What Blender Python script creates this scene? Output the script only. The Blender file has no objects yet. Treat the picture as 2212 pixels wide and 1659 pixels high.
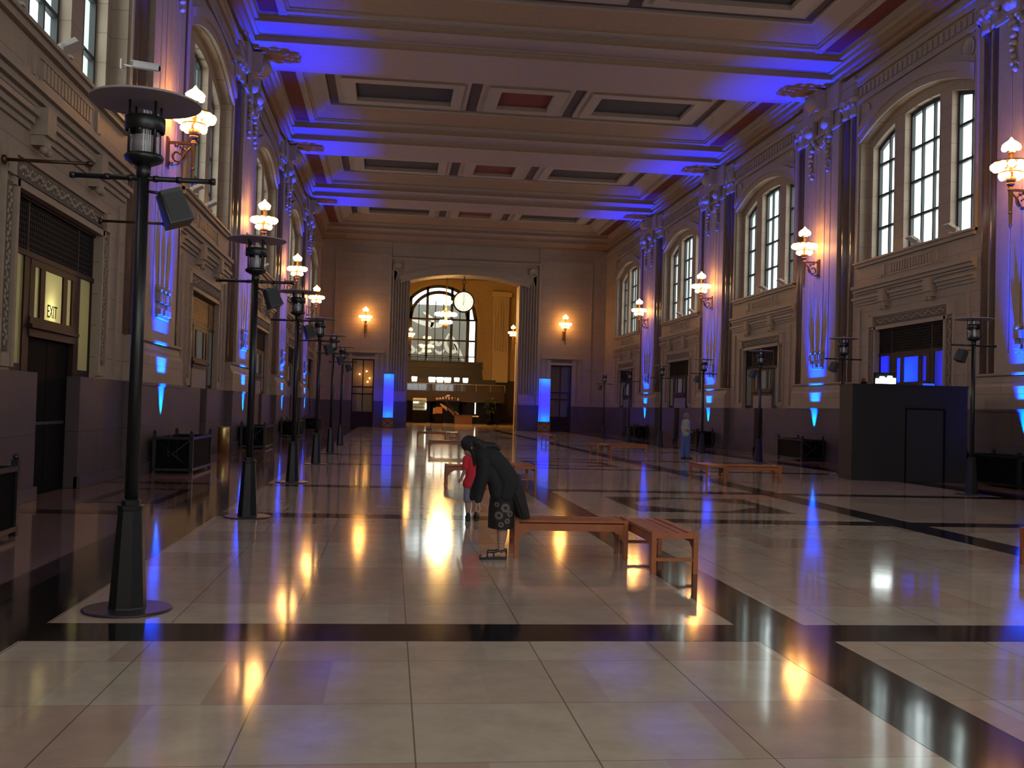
import bpy, bmesh, math, random
from mathutils import Vector, Matrix, Quaternion
random.seed(7)
PI = math.pi
SC = bpy.context.scene
COL = SC.collection

# ------------------------------------------------------------------ camera
CAMX, CAMZ = -5.673, 1.68
YAW, PITCH, ROLL, FPX = 0.1181, 0.0252, 0.0277, 2195.8
def make_camera():
    cd = bpy.data.cameras.new('camera')
    cd.sensor_fit = 'HORIZONTAL'; cd.sensor_width = 36.0
    cd.lens = FPX / 2212 * 36.0
    cd.clip_start = 0.05; cd.clip_end = 600
    c = bpy.data.objects.new('camera', cd); COL.objects.link(c)
    cy, sy, cp, sp = math.cos(YAW), math.sin(YAW), math.cos(PITCH), math.sin(PITCH)
    w = Vector((sy*cp, cy*cp, sp)); r = Vector((cy, -sy, 0)); u = r.cross(w)
    cr, sr = math.cos(ROLL), math.sin(ROLL)
    r2 = cr*r + sr*u; u2 = -sr*r + cr*u
    m = Matrix((r2, u2, -w)).transposed().to_4x4()
    m.translation = Vector((CAMX, 0, CAMZ))
    c.matrix_world = m
    SC.camera = c
make_camera()

# ------------------------------------------------------------------ world, exposure
SC.view_settings.view_transform = 'Standard'
SC.view_settings.look = 'None'
SC.view_settings.exposure = 0.85
SC.view_settings.gamma = 1.0
SC.view_settings.use_curve_mapping = False
WORLD_STRENGTH = 2.3
wd = bpy.data.worlds.new('overcast_sky'); SC.world = wd
wd.use_nodes = True
bg = wd.node_tree.nodes['Background']
bg.inputs[0].default_value = (0.93, 0.99, 1.0, 1)
bg.inputs[1].default_value = WORLD_STRENGTH
SC.cycles.max_bounces = 10
SC.cycles.diffuse_bounces = 5
SC.cycles.sample_clamp_indirect = 4.0
SC.cycles.use_denoising = True

BLUE = (0.0, 0.018, 1.0)
BLUE_W = 12000.0          # watts of each blue up-light
GLOBE_E = 13.0          # radiance of the sconce globes

# ------------------------------------------------------------------ dimensions
BAY = 13.676
PIERS = [25.313 + BAY*k for k in range(-2, 5)]          # -2.04 .. 80.0
BAYS = [p + BAY/2 for p in PIERS[:-1]]                  # 4.8, 18.5, 32.2, 45.8, 59.5, 73.2
WX = 11.45                                              # wall plane |X|
YB, YE = -8.9, 81.0                                     # back wall, end wall
DADO = 2.07

# ------------------------------------------------------------------ materials
def nodes_of(name):
    m = bpy.data.materials.new(name); m.use_nodes = True
    nt = m.node_tree
    return m, nt, nt.nodes['Principled BSDF']
def mat(name, col, rough=0.6, metal=0.0, var=0.0, scale=4.0, bump=0.0, spec=0.5, col2=None):
    m, nt, b = nodes_of(name)
    b.inputs['Roughness'].default_value = rough
    b.inputs['Metallic'].default_value = metal
    b.inputs['Specular IOR Level'].default_value = spec
    b.inputs['Base Color'].default_value = (*col, 1)
    if var or bump:
        tc = nt.nodes.new('ShaderNodeTexCoord')
        nz = nt.nodes.new('ShaderNodeTexNoise'); nz.inputs['Scale'].default_value = scale
        nz.inputs['Detail'].default_value = 5
        nt.links.new(tc.outputs['Object'], nz.inputs['Vector'])
        if var:
            mx = nt.nodes.new('ShaderNodeMix'); mx.data_type = 'RGBA'
            c2 = col2 or tuple(min(1, c*(1+var)) for c in col)
            c1 = tuple(c*(1-var) for c in col) if not col2 else col
            mx.inputs['A'].default_value = (*c1, 1); mx.inputs['B'].default_value = (*c2, 1)
            nt.links.new(nz.outputs['Fac'], mx.inputs['Factor'])
            nt.links.new(mx.outputs['Result'], b.inputs['Base Color'])
        if bump:
            bp = nt.nodes.new('ShaderNodeBump'); bp.inputs['Strength'].default_value = bump
            bp.inputs['Distance'].default_value = 0.02
            nt.links.new(nz.outputs['Fac'], bp.inputs['Height'])
            nt.links.new(bp.outputs['Normal'], b.inputs['Normal'])
    return m
def emis(name, col, strength):
    m, nt, b = nodes_of(name)
    b.inputs['Base Color'].default_value = (*[min(1, c) for c in col], 1)
    b.inputs['Emission Color'].default_value = (*col, 1)
    b.inputs['Emission Strength'].default_value = strength
    b.inputs['Roughness'].default_value = 0.3
    return m
def math_node(nt, op, a, b=None):
    n = nt.nodes.new('ShaderNodeMath'); n.operation = op
    for i, v in enumerate((a, b)):
        if v is None: continue
        if isinstance(v, (int, float)): n.inputs[i].default_value = v
        else: nt.links.new(v, n.inputs[i])
    return n.outputs[0]
def stone_mat(name, c1, c2, rough, jy, jz, joint=0.78, spec=0.4):
    """ashlar: noise-mottled blocks with fine joints, courses of height jz, blocks jy long"""
    m, nt, b = nodes_of(name)
    tc = nt.nodes.new('ShaderNodeTexCoord'); sp = nt.nodes.new('ShaderNodeSeparateXYZ')
    nt.links.new(tc.outputs['Object'], sp.inputs[0])
    x, y, z = sp.outputs
    row = math_node(nt, 'FLOOR', math_node(nt, 'DIVIDE', z, jz))
    al = math_node(nt, 'ADD', x, y)
    sh = math_node(nt, 'MULTIPLY', math_node(nt, 'MODULO', math_node(nt, 'ABSOLUTE', row), 2.0), jy/2)
    uu = math_node(nt, 'DIVIDE', math_node(nt, 'ADD', al, sh), jy)
    fz = math_node(nt, 'FRACT', math_node(nt, 'DIVIDE', z, jz))
    fu = math_node(nt, 'FRACT', uu)
    jn = math_node(nt, 'MAXIMUM', math_node(nt, 'LESS_THAN', fz, 0.012/jz), math_node(nt, 'LESS_THAN', fu, 0.012/jy))
    cv = nt.nodes.new('ShaderNodeCombineXYZ')
    nt.links.new(math_node(nt, 'FLOOR', uu), cv.inputs[0]); nt.links.new(row, cv.inputs[1])
    wn = nt.nodes.new('ShaderNodeTexWhiteNoise'); wn.noise_dimensions = '3D'
    nt.links.new(cv.outputs[0], wn.inputs['Vector'])
    nz = nt.nodes.new('ShaderNodeTexNoise'); nz.inputs['Scale'].default_value = 2.5; nz.inputs['Detail'].default_value = 6
    nt.links.new(tc.outputs['Object'], nz.inputs['Vector'])
    fac = math_node(nt, 'ADD', math_node(nt, 'MULTIPLY', wn.outputs['Value'], 0.35), math_node(nt, 'MULTIPLY', nz.outputs['Fac'], 0.65))
    mx = nt.nodes.new('ShaderNodeMix'); mx.data_type = 'RGBA'
    mx.inputs['A'].default_value = (*c1, 1); mx.inputs['B'].default_value = (*c2, 1)
    nt.links.new(fac, mx.inputs['Factor'])
    m2 = nt.nodes.new('ShaderNodeMix'); m2.data_type = 'RGBA'
    nt.links.new(mx.outputs['Result'], m2.inputs['A'])
    m2.inputs['B'].default_value = (*[c*joint*0.6 for c in c1], 1)
    nt.links.new(jn, m2.inputs['Factor'])
    nt.links.new(m2.outputs['Result'], b.inputs['Base Color'])
    b.inputs['Roughness'].default_value = rough
    b.inputs['Specular IOR Level'].default_value = spec
    return m
def floor_mat():
    m, nt, b = nodes_of('floor_marble')
    tc = nt.nodes.new('ShaderNodeTexCoord'); sp = nt.nodes.new('ShaderNodeSeparateXYZ')
    nt.links.new(tc.outputs['Object'], sp.inputs[0])
    x, y, z = sp.outputs
    ty = 0.97
    row = math_node(nt, 'FLOOR', math_node(nt, 'DIVIDE', y, ty))
    ux = math_node(nt, 'DIVIDE', math_node(nt, 'ADD', x, 7.269+88*2), 0.88)
    cx = math_node(nt, 'FLOOR', ux)
    fx = math_node(nt, 'FRACT', ux); fy = math_node(nt, 'FRACT', math_node(nt, 'DIVIDE', y, ty))
    cv = nt.nodes.new('ShaderNodeCombineXYZ')
    nt.links.new(cx, cv.inputs[0]); nt.links.new(row, cv.inputs[1])
    wn = nt.nodes.new('ShaderNodeTexWhiteNoise'); wn.noise_dimensions = '3D'
    nt.links.new(cv.outputs[0], wn.inputs['Vector'])
    # half-width slabs inside each tile run for the patchwork of tones
    cv2 = nt.nodes.new('ShaderNodeCombineXYZ')
    sh = math_node(nt, 'MULTIPLY', wn.outputs['Value'], 0.7)
    nt.links.new(math_node(nt, 'FLOOR', math_node(nt, 'ADD', math_node(nt, 'MULTIPLY', ux, 1.0), sh)), cv2.inputs[0])
    nt.links.new(row, cv2.inputs[1]); cv2.inputs[2].default_value = 5.0
    wn2 = nt.nodes.new('ShaderNodeTexWhiteNoise'); wn2.noise_dimensions = '3D'
    nt.links.new(cv2.outputs[0], wn2.inputs['Vector'])
    rp = nt.nodes.new('ShaderNodeValToRGB')
    el = rp.color_ramp.elements
    el[0].position = 0.0; el[0].color = (0.52, 0.37, 0.27, 1)
    el[1].position = 1.0; el[1].color = (0.64, 0.54, 0.40, 1)
    for p, c in ((0.25, (0.61, 0.49, 0.36)), (0.5, (0.60, 0.42, 0.31)), (0.75, (0.67, 0.56, 0.41))):
        e = el.new(p); e.color = (*c, 1)
    nt.links.new(wn2.outputs['Value'], rp.inputs['Fac'])
    nz = nt.nodes.new('ShaderNodeTexNoise'); nz.inputs['Scale'].default_value = 3.0; nz.inputs['Detail'].default_value = 8
    nz.inputs['Roughness'].default_value = 0.65
    nt.links.new(tc.outputs['Object'], nz.inputs['Vector'])
    mx = nt.nodes.new('ShaderNodeMix'); mx.data_type = 'RGBA'; mx.blend_type = 'MULTIPLY'
    mx.inputs['Factor'].default_value = 0.45
    nt.links.new(rp.outputs['Color'], mx.inputs['A']); nt.links.new(nz.outputs['Color'], mx.inputs['B'])
    cr = nt.nodes.new('ShaderNodeValToRGB')
    cr.color_ramp.elements[0].position = 0.3; cr.color_ramp.elements[0].color = (0.55, 0.5, 0.48, 1)
    cr.color_ramp.elements[1].position = 0.7; cr.color_ramp.elements[1].color = (1, 1, 1, 1)
    nt.links.new(nz.outputs['Fac'], cr.inputs['Fac'])
    nt.links.new(cr.outputs['Color'], mx.inputs['B'])
    jn = math_node(nt, 'MAXIMUM', math_node(nt, 'LESS_THAN', fx, 0.010), math_node(nt, 'LESS_THAN', fy, 0.006))
    m2 = nt.nodes.new('ShaderNodeMix'); m2.data_type = 'RGBA'
    nt.links.new(mx.outputs['Result'], m2.inputs['A']); m2.inputs['B'].default_value = (0.10, 0.075, 0.055, 1)
    nt.links.new(math_node(nt, 'MULTIPLY', jn, 0.75), m2.inputs['Factor'])
    nt.links.new(m2.outputs['Result'], b.inputs['Base Color'])
    floor_gloss(nt, b, tc)
    return m
def floor_gloss(nt, b, tc):
    b.inputs['Roughness'].default_value = 0.085
    b.inputs['IOR'].default_value = 1.6
    n2 = nt.nodes.new('ShaderNodeTexNoise'); n2.inputs['Scale'].default_value = 1.1; n2.inputs['Detail'].default_value = 2
    nt.links.new(tc.outputs['Object'], n2.inputs['Vector'])
    bp = nt.nodes.new('ShaderNodeBump'); bp.inputs['Strength'].default_value = 0.05; bp.inputs['Distance'].default_value = 0.03
    nt.links.new(n2.outputs['Fac'], bp.inputs['Height']); nt.links.new(bp.outputs['Normal'], b.inputs['Normal'])
def dark_floor(name, c):
    m = mat(name, c, 0.085, var=0.4, scale=3)
    nt = m.node_tree; tc = nt.nodes.new('ShaderNodeTexCoord')
    floor_gloss(nt, nt.nodes['Principled BSDF'], tc)
    return m
def pane_glass(name, tint=(0.93, 1.0, 0.98), mixv=0.12):
    m, nt, b = nodes_of(name)
    tr = nt.nodes.new('ShaderNodeBsdfTransparent'); tr.inputs[0].default_value = (*tint, 1)
    gl = nt.nodes.new('ShaderNodeBsdfGlossy'); gl.inputs['Roughness'].default_value = 0.03
    lw = nt.nodes.new('ShaderNodeLayerWeight'); lw.inputs['Blend'].default_value = 0.5
    fr = math_node(nt, 'ADD', math_node(nt, 'MULTIPLY', math_node(nt, 'POWER', lw.outputs['Facing'], 5.0), 0.85), 0.05)
    mx = nt.nodes.new('ShaderNodeMixShader')
    nt.links.new(fr, mx.inputs[0]); nt.links.new(tr.outputs[0], mx.inputs[1]); nt.links.new(gl.outputs[0], mx.inputs[2])
    nt.links.new(mx.outputs[0], nt.nodes['Material Output'].inputs['Surface'])
    return m
def frosted(name, col):
    m, nt, b = nodes_of(name)
    d = nt.nodes.new('ShaderNodeBsdfDiffuse'); d.inputs[0].default_value = (*[c*0.5 for c in col], 1)
    t = nt.nodes.new('ShaderNodeBsdfTranslucent'); t.inputs[0].default_value = (*col, 1)
    mx = nt.nodes.new('ShaderNodeMixShader'); mx.inputs[0].default_value = 0.6
    nt.links.new(d.outputs[0], mx.inputs[1]); nt.links.new(t.outputs[0], mx.inputs[2])
    nt.links.new(mx.outputs[0], nt.nodes['Material Output'].inputs['Surface'])
    return m

STONE = stone_mat('limestone_ashlar', (0.28, 0.205, 0.145), (0.37, 0.28, 0.20), 0.55, 1.45, 0.62)
STONE2 = mat('limestone_carved', (0.315, 0.238, 0.172), 0.55, var=0.15, scale=6, bump=0.15)
STONE_D = mat('dark_polished_stone', (0.14, 0.085, 0.055), 0.25, var=0.25, scale=3)
GRANITE = stone_mat('pink_granite_dado', (0.072, 0.052, 0.052), (0.112, 0.080, 0.078), 0.45, 1.9, 1.05, spec=0.25)
PLASTER = mat('ceiling_plaster', (0.29, 0.205, 0.185), 0.7, var=0.12, scale=5)
PLASTER_T = mat('ceiling_tan_plaster', (0.27, 0.165, 0.10), 0.7, var=0.18, scale=8)
CARVED = mat('ceiling_carved_plaster', (0.30, 0.225, 0.18), 0.65, var=0.2, scale=14, bump=0.4)
FIELD = mat('ceiling_dark_field', (0.06, 0.036, 0.036), 0.7, var=0.2, scale=9)
PANEL_B = mat('ceiling_slate_panel', (0.024, 0.021, 0.023), 0.7, var=0.3, scale=12)
PANEL_R = mat('ceiling_red_panel', (0.13, 0.013, 0.010), 0.7, var=0.25, scale=10)
FLOOR = floor_mat()
BAND = dark_floor('floor_black_band', (0.014, 0.011, 0.011))
BAND_B = dark_floor('floor_brown_band', (0.06, 0.035, 0.028))
AISLE = dark_floor('floor_rose_aisle', (0.26, 0.16, 0.115))
IRON = mat('black_iron', (0.010, 0.010, 0.011), 0.35, metal=0.0, var=0.3, scale=9)
STEEL = mat('window_steel', (0.02, 0.023, 0.023), 0.5)
WOOD_D = mat('dark_door_wood', (0.028, 0.011, 0.006), 0.5, var=0.4, scale=7, spec=0.2)
LATTICE = mat('dark_lattice_panel', (0.016, 0.011, 0.010), 0.6, var=0.5, scale=30, spec=0.2)
GILT = mat('gilded_panel', (0.34, 0.17, 0.05), 0.45, var=0.4, scale=10, bump=0.3)
BLACK = mat('black_void', (0.004, 0.0035, 0.0035), 0.7, spec=0.08)
BRASS = mat('brass', (0.80, 0.58, 0.20), 0.38, metal=1.0)
BRONZE = mat('dark_bronze', (0.10, 0.055, 0.03), 0.35, metal=0.7)
GLASS = pane_glass('window_glass')
GLASS_L = pane_glass('lantern_glass', (0.9, 0.9, 0.92))
GLOBE = emis('lit_globe', (1.0, 0.50, 0.12), GLOBE_E)
TEAK = mat('teak', (0.36, 0.10, 0.026), 0.4, var=0.35, scale=5)
WHITE_P = mat('white_paint', (0.55, 0.50, 0.44), 0.5)
GREY_M = mat('grey_metal', (0.33, 0.29, 0.29), 0.45)

# ------------------------------------------------------------------ mesh builder
class MB:
    def __init__(s): s.v = []; s.f = []; s.m = []; s.sm = []
    def add(s, vs, fs, mi=0, smooth=False):
        o = len(s.v); s.v += [tuple(v) for v in vs]
        for f in fs: s.f.append([i+o for i in f]); s.m.append(mi); s.sm.append(smooth)
        return s
    def box(s, x0, x1, y0, y1, z0, z1, mi=0):
        x0, x1 = sorted((x0, x1)); y0, y1 = sorted((y0, y1)); z0, z1 = sorted((z0, z1))
        vs = [(x, y, z) for z in (z0, z1) for y in (y0, y1) for x in (x0, x1)]
        return s.add(vs, [(0,2,3,1),(4,5,7,6),(0,1,5,4),(2,6,7,3),(0,4,6,2),(1,3,7,5)], mi)
    def obox(s, c, size, rot=None, mi=0, taper=1.0):
        hx, hy, hz = [k/2 for k in size]
        R = rot or Matrix.Identity(3)
        vs = []
        for z in (-hz, hz):
            t = taper if z > 0 else 1.0
            for y in (-hy, hy):
                for x in (-hx, hx): vs.append(Vector(c) + R @ Vector((x*t, y*t, z)))
        return s.add(vs, [(0,2,3,1),(4,5,7,6),(0,1,5,4),(2,6,7,3),(0,4,6,2),(1,3,7,5)], mi)
    def lathe(s, prof, c=(0,0,0), n=16, mi=0, smooth=True, axis=None, cap=True, phase=0.0):
        R = Matrix.Identity(3) if axis is None else Vector((0,0,1)).rotation_difference(Vector(axis)).to_matrix()
        vs = []; fs = []
        for (r, z) in prof:
            for k in range(n):
                a = 2*PI*(k+phase)/n
                vs.append(Vector(c) + R @ Vector((r*math.cos(a), r*math.sin(a), z)))
        for i in range(len(prof)-1):
            for k in range(n):
                k2 = (k+1) % n
                fs.append((i*n+k, i*n+k2, (i+1)*n+k2, (i+1)*n+k))
        s.add(vs, fs, mi, smooth)
        if cap:
            o = len(s.v) - len(vs)
            if prof[0][0] > 1e-4: s.f.append([o+k for k in reversed(range(n))]); s.m.append(mi); s.sm.append(False)
            if prof[-1][0] > 1e-4: s.f.append([o+(len(prof)-1)*n+k for k in range(n)]); s.m.append(mi); s.sm.append(False)
        return s
    def cyl(s, a, b, r, n=12, mi=0, r2=None):
        a = Vector(a); b = Vector(b); L = (b-a).length
        return s.lathe([(r, 0), (r if r2 is None else r2, L)], a, n, mi, True, (b-a))
    def tube(s, pts, r, n=8, mi=0, smooth=True):
        pts = [Vector(p) for p in pts]; N = len(pts)
        rs = r if isinstance(r, (list, tuple)) else [r]*N
        vs = []; fs = []; up = None
        for i, p in enumerate(pts):
            t = (pts[min(i+1, N-1)] - pts[max(i-1, 0)]).normalized()
            if up is None: up = t.orthogonal().normalized()
            up = (up - t*up.dot(t)).normalized(); b = t.cross(up)
            for k in range(n):
                a = 2*PI*k/n; vs.append(p + rs[i]*(math.cos(a)*up + math.sin(a)*b))
        for i in range(N-1):
            for k in range(n):
                k2 = (k+1) % n; fs.append((i*n+k, i*n+k2, (i+1)*n+k2, (i+1)*n+k))
        fs.append(tuple(reversed(range(n)))); fs.append(tuple((N-1)*n+k for k in range(n)))
        return s.add(vs, fs, mi, smooth)
    def ball(s, c, r, n=12, mi=0, sq=(1,1,1)):
        rings = max(4, n//2+1); vs = []; fs = []
        c = Vector(c)
        for i in range(1, rings):
            th = PI*i/rings
            for k in range(n):
                a = 2*PI*k/n
                vs.append(c + Vector((r*sq[0]*math.sin(th)*math.cos(a), r*sq[1]*math.sin(th)*math.sin(a), r*sq[2]*math.cos(th))))
        top = len(vs); vs.append(c + Vector((0,0,r*sq[2]))); bot = len(vs); vs.append(c - Vector((0,0,r*sq[2])))
        for i in range(rings-2):
            for k in range(n):
                k2 = (k+1) % n; fs.append((i*n+k, (i+1)*n+k, (i+1)*n+k2, i*n+k2))
        for k in range(n):
            k2 = (k+1) % n
            fs.append((top, k, k2)); fs.append((bot, (rings-2)*n+k2, (rings-2)*n+k))
        return s.add(vs, fs, mi, True)
    def prism(s, poly, fn, d0, d1, mi=0):
        """poly: 2D points, fn(a, b, d) -> 3D; extruded from d0 to d1"""
        n = len(poly)
        vs = [fn(a, b, d0) for a, b in poly] + [fn(a, b, d1) for a, b in poly]
        fs = [tuple(range(n)), tuple(reversed(range(n, 2*n)))]
        fs += [(i, i+n, (i+1) % n + n, (i+1) % n) for i in range(n)]
        return s.add(vs, fs, mi)
    def ring(s, x0, x1, y0, y1, ix0, ix1, iy0, iy1, z0, z1, mi=0):
        """rectangular frame in the XY plane"""
        s.box(x0, x1, y0, iy0, z0, z1, mi); s.box(x0, x1, iy1, y1, z0, z1, mi)
        s.box(x0, ix0, iy0, iy1, z0, z1, mi); s.box(ix1, x1, iy0, iy1, z0, z1, mi)
        return s
    def mesh(s, name, mats, recalc=True):
        me = bpy.data.meshes.new(name)
        me.from_pydata(s.v, [], s.f)
        for m in (mats if isinstance(mats, (list, tuple)) else [mats]): me.materials.append(m)
        for p, mi, sm in zip(me.polygons, s.m, s.sm): p.material_index = mi; p.use_smooth = sm
        if recalc:
            bm = bmesh.new(); bm.from_mesh(me)
            bmesh.ops.recalc_face_normals(bm, faces=bm.faces[:]); bm.to_mesh(me); bm.free()
        me.update()
        return me
    def build(s, name, mats, parent=None, loc=None):
        o = bpy.data.objects.new(name, s.mesh(name, mats)); COL.objects.link(o)
        if parent: o.parent = parent
        if loc: o.location = loc
        return o
def tag(o, label, cat, group=None, kind=None):
    if label: o['label'] = label
    if cat: o['category'] = cat
    if group: o['group'] = group
    if kind: o['kind'] = kind
    return o
def thing(name, label, cat, loc=(0,0,0), rz=0.0, group=None):
    o = bpy.data.objects.new(name, None); COL.objects.link(o)
    o.empty_display_size = 0.2
    o.location = loc; o.rotation_euler = (0, 0, rz)
    return tag(o, label, cat, group)
def structure(o, label=None, cat=None):
    o['kind'] = 'structure'
    if label: o['label'] = label; o['category'] = cat or 'wall'
    return o
def copy_tree(o, parent=None):
    c = o.copy(); COL.objects.link(c)
    if parent: c.parent = parent; c.matrix_parent_inverse = o.matrix_parent_inverse.copy()
    for ch in list(o.children): copy_tree(ch, c)
    return c
def dup(o, loc, rz=0.0, label=None, group=None):
    c = copy_tree(o); c.location = loc; c.rotation_euler = (0, 0, rz)
    if label: c['label'] = label
    if group: c['group'] = group
    return c
def lamp(name, kind, loc, energy, col, parent=None, **kw):
    ld = bpy.data.lights.new(name, kind); ld.energy = energy; ld.color = col
    for k, v in kw.items(): setattr(ld, k, v)
    o = bpy.data.objects.new(name, ld); COL.objects.link(o); o.location = loc
    if parent: o.parent = parent
    return o
def aim(o, d): o.rotation_euler = Vector(d).to_track_quat('-Z', 'Y').to_euler()
def portal(loc, d, sx, sy):
    o = lamp('daylight_portal', 'AREA', loc, 1.0, (1,1,1), shape='RECTANGLE', size=sx, size_y=sy)
    o.data.cycles.is_portal = True
    aim(o, d)
    return o
# ================================================================== SETTING
# ---------------------------------------------------------------- floor
def build_floor():
    f = MB()
    f.box(-12.6, 12.6, YB-0.3, 81.0, -0.3, 0.0, 0)
    f.box(-16, 16, 81.0, 135, -0.3, 0.0, 0)
    e = 0.0015
    f.box(9.06, 12.0, YB, 81, 0, e*0.5, 3); f.box(-12.0, -9.06, YB, 81, 0, e*0.5, 3)      # rose side aisles
    for s in (-1, 1):
        f.box(s*2.30, s*2.88, YB, 81, 0, e, 1)
        f.box(s*8.16, s*8.76, YB, 81, 0, e, 1)
        f.box(s*8.76, s*9.06, YB, 81, 0, e, 2)
    for c in BAYS:
        for dy in (-2.85, 2.85):
            y0, y1 = c+dy-0.29, c+dy+0.29
            for a, b in ((-8.16, -2.88), (-2.30, 2.30), (2.88, 8.16)):
                f.box(a, b, y0, y1, 0, e, 1)
            for s in (-1, 1): f.box(s*9.06, s*11.4, y0, y1, 0, e, 2)
        # square inlay with a lozenge in the middle lane
        f.ring(-1.4, 1.4, c-1.45, c+1.45, -1.12, 1.12, c-1.17, c+1.17, 0, e, 1)
        for sx in (-1, 1):
            for sy in (-1, 1):
                f.prism([(sx*1.12, c+sy*1.17), (sx*1.12, c+sy*0.25), (sx*0.25, c+sy*1.17)], lambda a, b, d: (a, b, d), 0, e, 2)
        for s in (-1, 1):
            f.ring(s*9.95-0.62, s*9.95+0.62, c-1.45, c+1.45, s*9.95-0.42, s*9.95+0.42, c-1.2, c+1.2, e*0.5, e, 2)
    structure(f.build('floor', [FLOOR, BAND, BAND_B, AISLE]), 'polished marble floor with black inlaid bands and squares', 'floor')
build_floor()

# ---------------------------------------------------------------- side walls
RW, ZC = 8.95, 3.47
def arc(u, dr=0.0): return ZC + math.sqrt((RW+dr)**2 - u*u)
def arcpts(u0, u1, n, dr=0.0): return [(u0+(u1-u0)*i/n, arc(u0+(u1-u0)*i/n, dr)) for i in range(n+1)]
DOOR_W = 2.25
def side_wall(s, name, label):
    P = lambda u, d, z: (s*(WX-d), u, z)
    m = MB()
    def bx(u0, u1, d0, d1, z0, z1, mi=0): m.box(s*(WX-d0), s*(WX-d1), u0, u1, z0, z1, mi)
    ext = -0.92
    for bi, c in enumerate(BAYS):
        y0, y1 = c-BAY/2, c+BAY/2
        if bi == len(BAYS)-1: y1 = YE+0.6
        slot = 1.15 if (s < 0 and bi == 1) else 0.55
        # dado (granite) with the door slot
        for a, b in ((y0, c-slot), (c+slot, y1)): bx(a, b, ext, 0.06, 0, DADO, 1)
        for a, b in ((y0, c-slot), (c+slot, y1)): bx(a, b, 0.0, 0.12, 0, 0.22, 1)
        # wall beside and above the door
        for a, b in ((y0, c-DOOR_W), (c+DOOR_W, y1)): bx(a, b, ext, 0 if False else 0.0, DADO, 4.87)
        bx(y0, y1, ext, 0.0, 4.87, 7.4)
        # piers are set back a little
        # upper wall round the window recess
        bx(y0, c-3.75, ext, 0.0, 7.4, 15.6); bx(c+3.75, y1, ext, 0.0, 7.4, 15.6)
        top = [(-3.75, 15.6)] + arcpts(-3.75, 3.75, 20, 0.32) + [(3.75, 15.6)]
        m.prism(top, lambda a, b, d: P(c+a, d, b), ext, 0.0)
        # recessed window surround and mullions
        for a, b in ((-3.75, -3.45), (-1.85, -1.13), (1.13, 1.85), (3.45, 3.75)):
            poly = [(a, 7.4), (b, 7.4)] + list(reversed(arcpts(a, b, 4, 0.33)))
            m.prism(poly, lambda aa, bb, d: P(c+aa, d, bb), -0.62, -0.34); m.prism(poly, lambda aa, bb, d: P(c+aa, d, bb), ext, -0.62, 5)
        for a, b in ((-3.45, -1.85), (-1.13, 1.13), (1.85, 3.45)):
            poly = arcpts(a, b, 8) + list(reversed(arcpts(a, b, 8, 0.33)))
            m.prism(poly, lambda aa, bb, d: P(c+aa, d, bb), -0.62, -0.34); m.prism(poly, lambda aa, bb, d: P(c+aa, d, bb), ext, -0.62, 5)
        bx(c-3.75, c+3.75, -0.62, -0.3, 7.3, 7.52); bx(c-3.75, c+3.75, ext, -0.62, 7.3, 7.5, 5)
        # archivolt mouldings following the arch
        for dr0, dr1, d1 in ((0.32, 0.55, 0.10), (0.55, 0.80, 0.18), (0.80, 1.0, 0.07)):
            w_ = 3.75
            poly = arcpts(-w_, w_, 20, dr0) + list(reversed(arcpts(-w_, w_, 20, dr1)))
            m.prism(poly, lambda aa, bb, d: P(c+aa, d, bb), -0.05, d1, 2)
        # rectangular label round the arch
        bx(c-3.95, c-3.82, 0, 0.08, 7.4, 13.55, 2); bx(c+3.82, c+3.95, 0, 0.08, 7.4, 13.55, 2)
        bx(c-3.95, c+3.95, 0, 0.10, 13.45, 13.6, 2)
        # spandrel roundels and lattice frieze
        for e in (-1, 1): m.lathe([(0.34, 0), (0.34, 0.05), (0.26, 0.05), (0.24, 0.02), (0, 0.04)], P(c+e*3.35, 0.0, 13.05), 16, 2, True, (-s, 0, 0))
        for k in range(24): bx(c-3.9+k*0.33, c-3.9+k*0.33+0.2, 0, 0.05, 13.72, 14.05, 2)
        # sill cornice
        bx(c-3.9, c+3.9, 0, 0.10, 7.28, 7.40, 2); bx(c-3.95, c+3.95, 0, 0.16, 7.40, 7.47, 2)
        # fluted panel under the sill
        bx(c-1.45, c+1.45, 0, 0.03, 7.12, 7.18, 2); bx(c-1.45, c+1.45, 0, 0.03, 6.74, 6.80, 2)
        for k in range(15): bx(c-1.32+k*0.18, c-1.32+k*0.18+0.1, 0, 0.035, 6.82, 7.10, 2)
        for e in (-1, 1):
            bx(c+e*1.75-0.05, c+e*1.75+0.05, 0, 0.04, 6.76, 7.16, 2)
            bx(c+e*2.05-0.14, c+e*2.05+0.14, 0, 0.04, 6.72, 6.80, 2)
        # ledges
        bx(c-3.95, c+3.95, 0, 0.22, 6.46, 6.58, 2); bx(c-3.95, c+3.95, 0, 0.14, 6.34, 6.46, 2); bx(c-3.95, c+3.95, 0, 0.06, 6.26, 6.34, 2)
        for a, b in ((-3.95, -1.85), (-1.2, 1.2), (1.85, 3.95)):
            bx(c+a, c+b, 0, 0.18, 6.06, 6.15, 2); bx(c+a, c+b, 0, 0.11, 5.95, 6.06, 2); bx(c+a, c+b, 0, 0.05, 5.85, 5.95, 2)
        for e in (-1, 1):
            bx(c+e*1.52-0.20, c+e*1.52+0.20, 0, 0.26, 5.82, 6.26, 2)
            bx(c+e*1.52-0.17, c+e*1.52+0.17, 0, 0.20, 5.66, 5.82, 2)
            for q in (-0.1, 0.1): m.ball(P(c+e*1.52+q, 0.18, 5.60), 0.075, 8, 2)
        # door surround: carved strips and frieze
        bx(c-2.45, c+2.45, 0, 0.07, 4.87, 4.98, 2)
        bx(c-2.35, c+2.35, 0.0, 0.03, 5.03, 5.30, 3)
        bx(c-2.45, c+2.45, 0, 0.06, 5.34, 5.42, 2)
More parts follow.
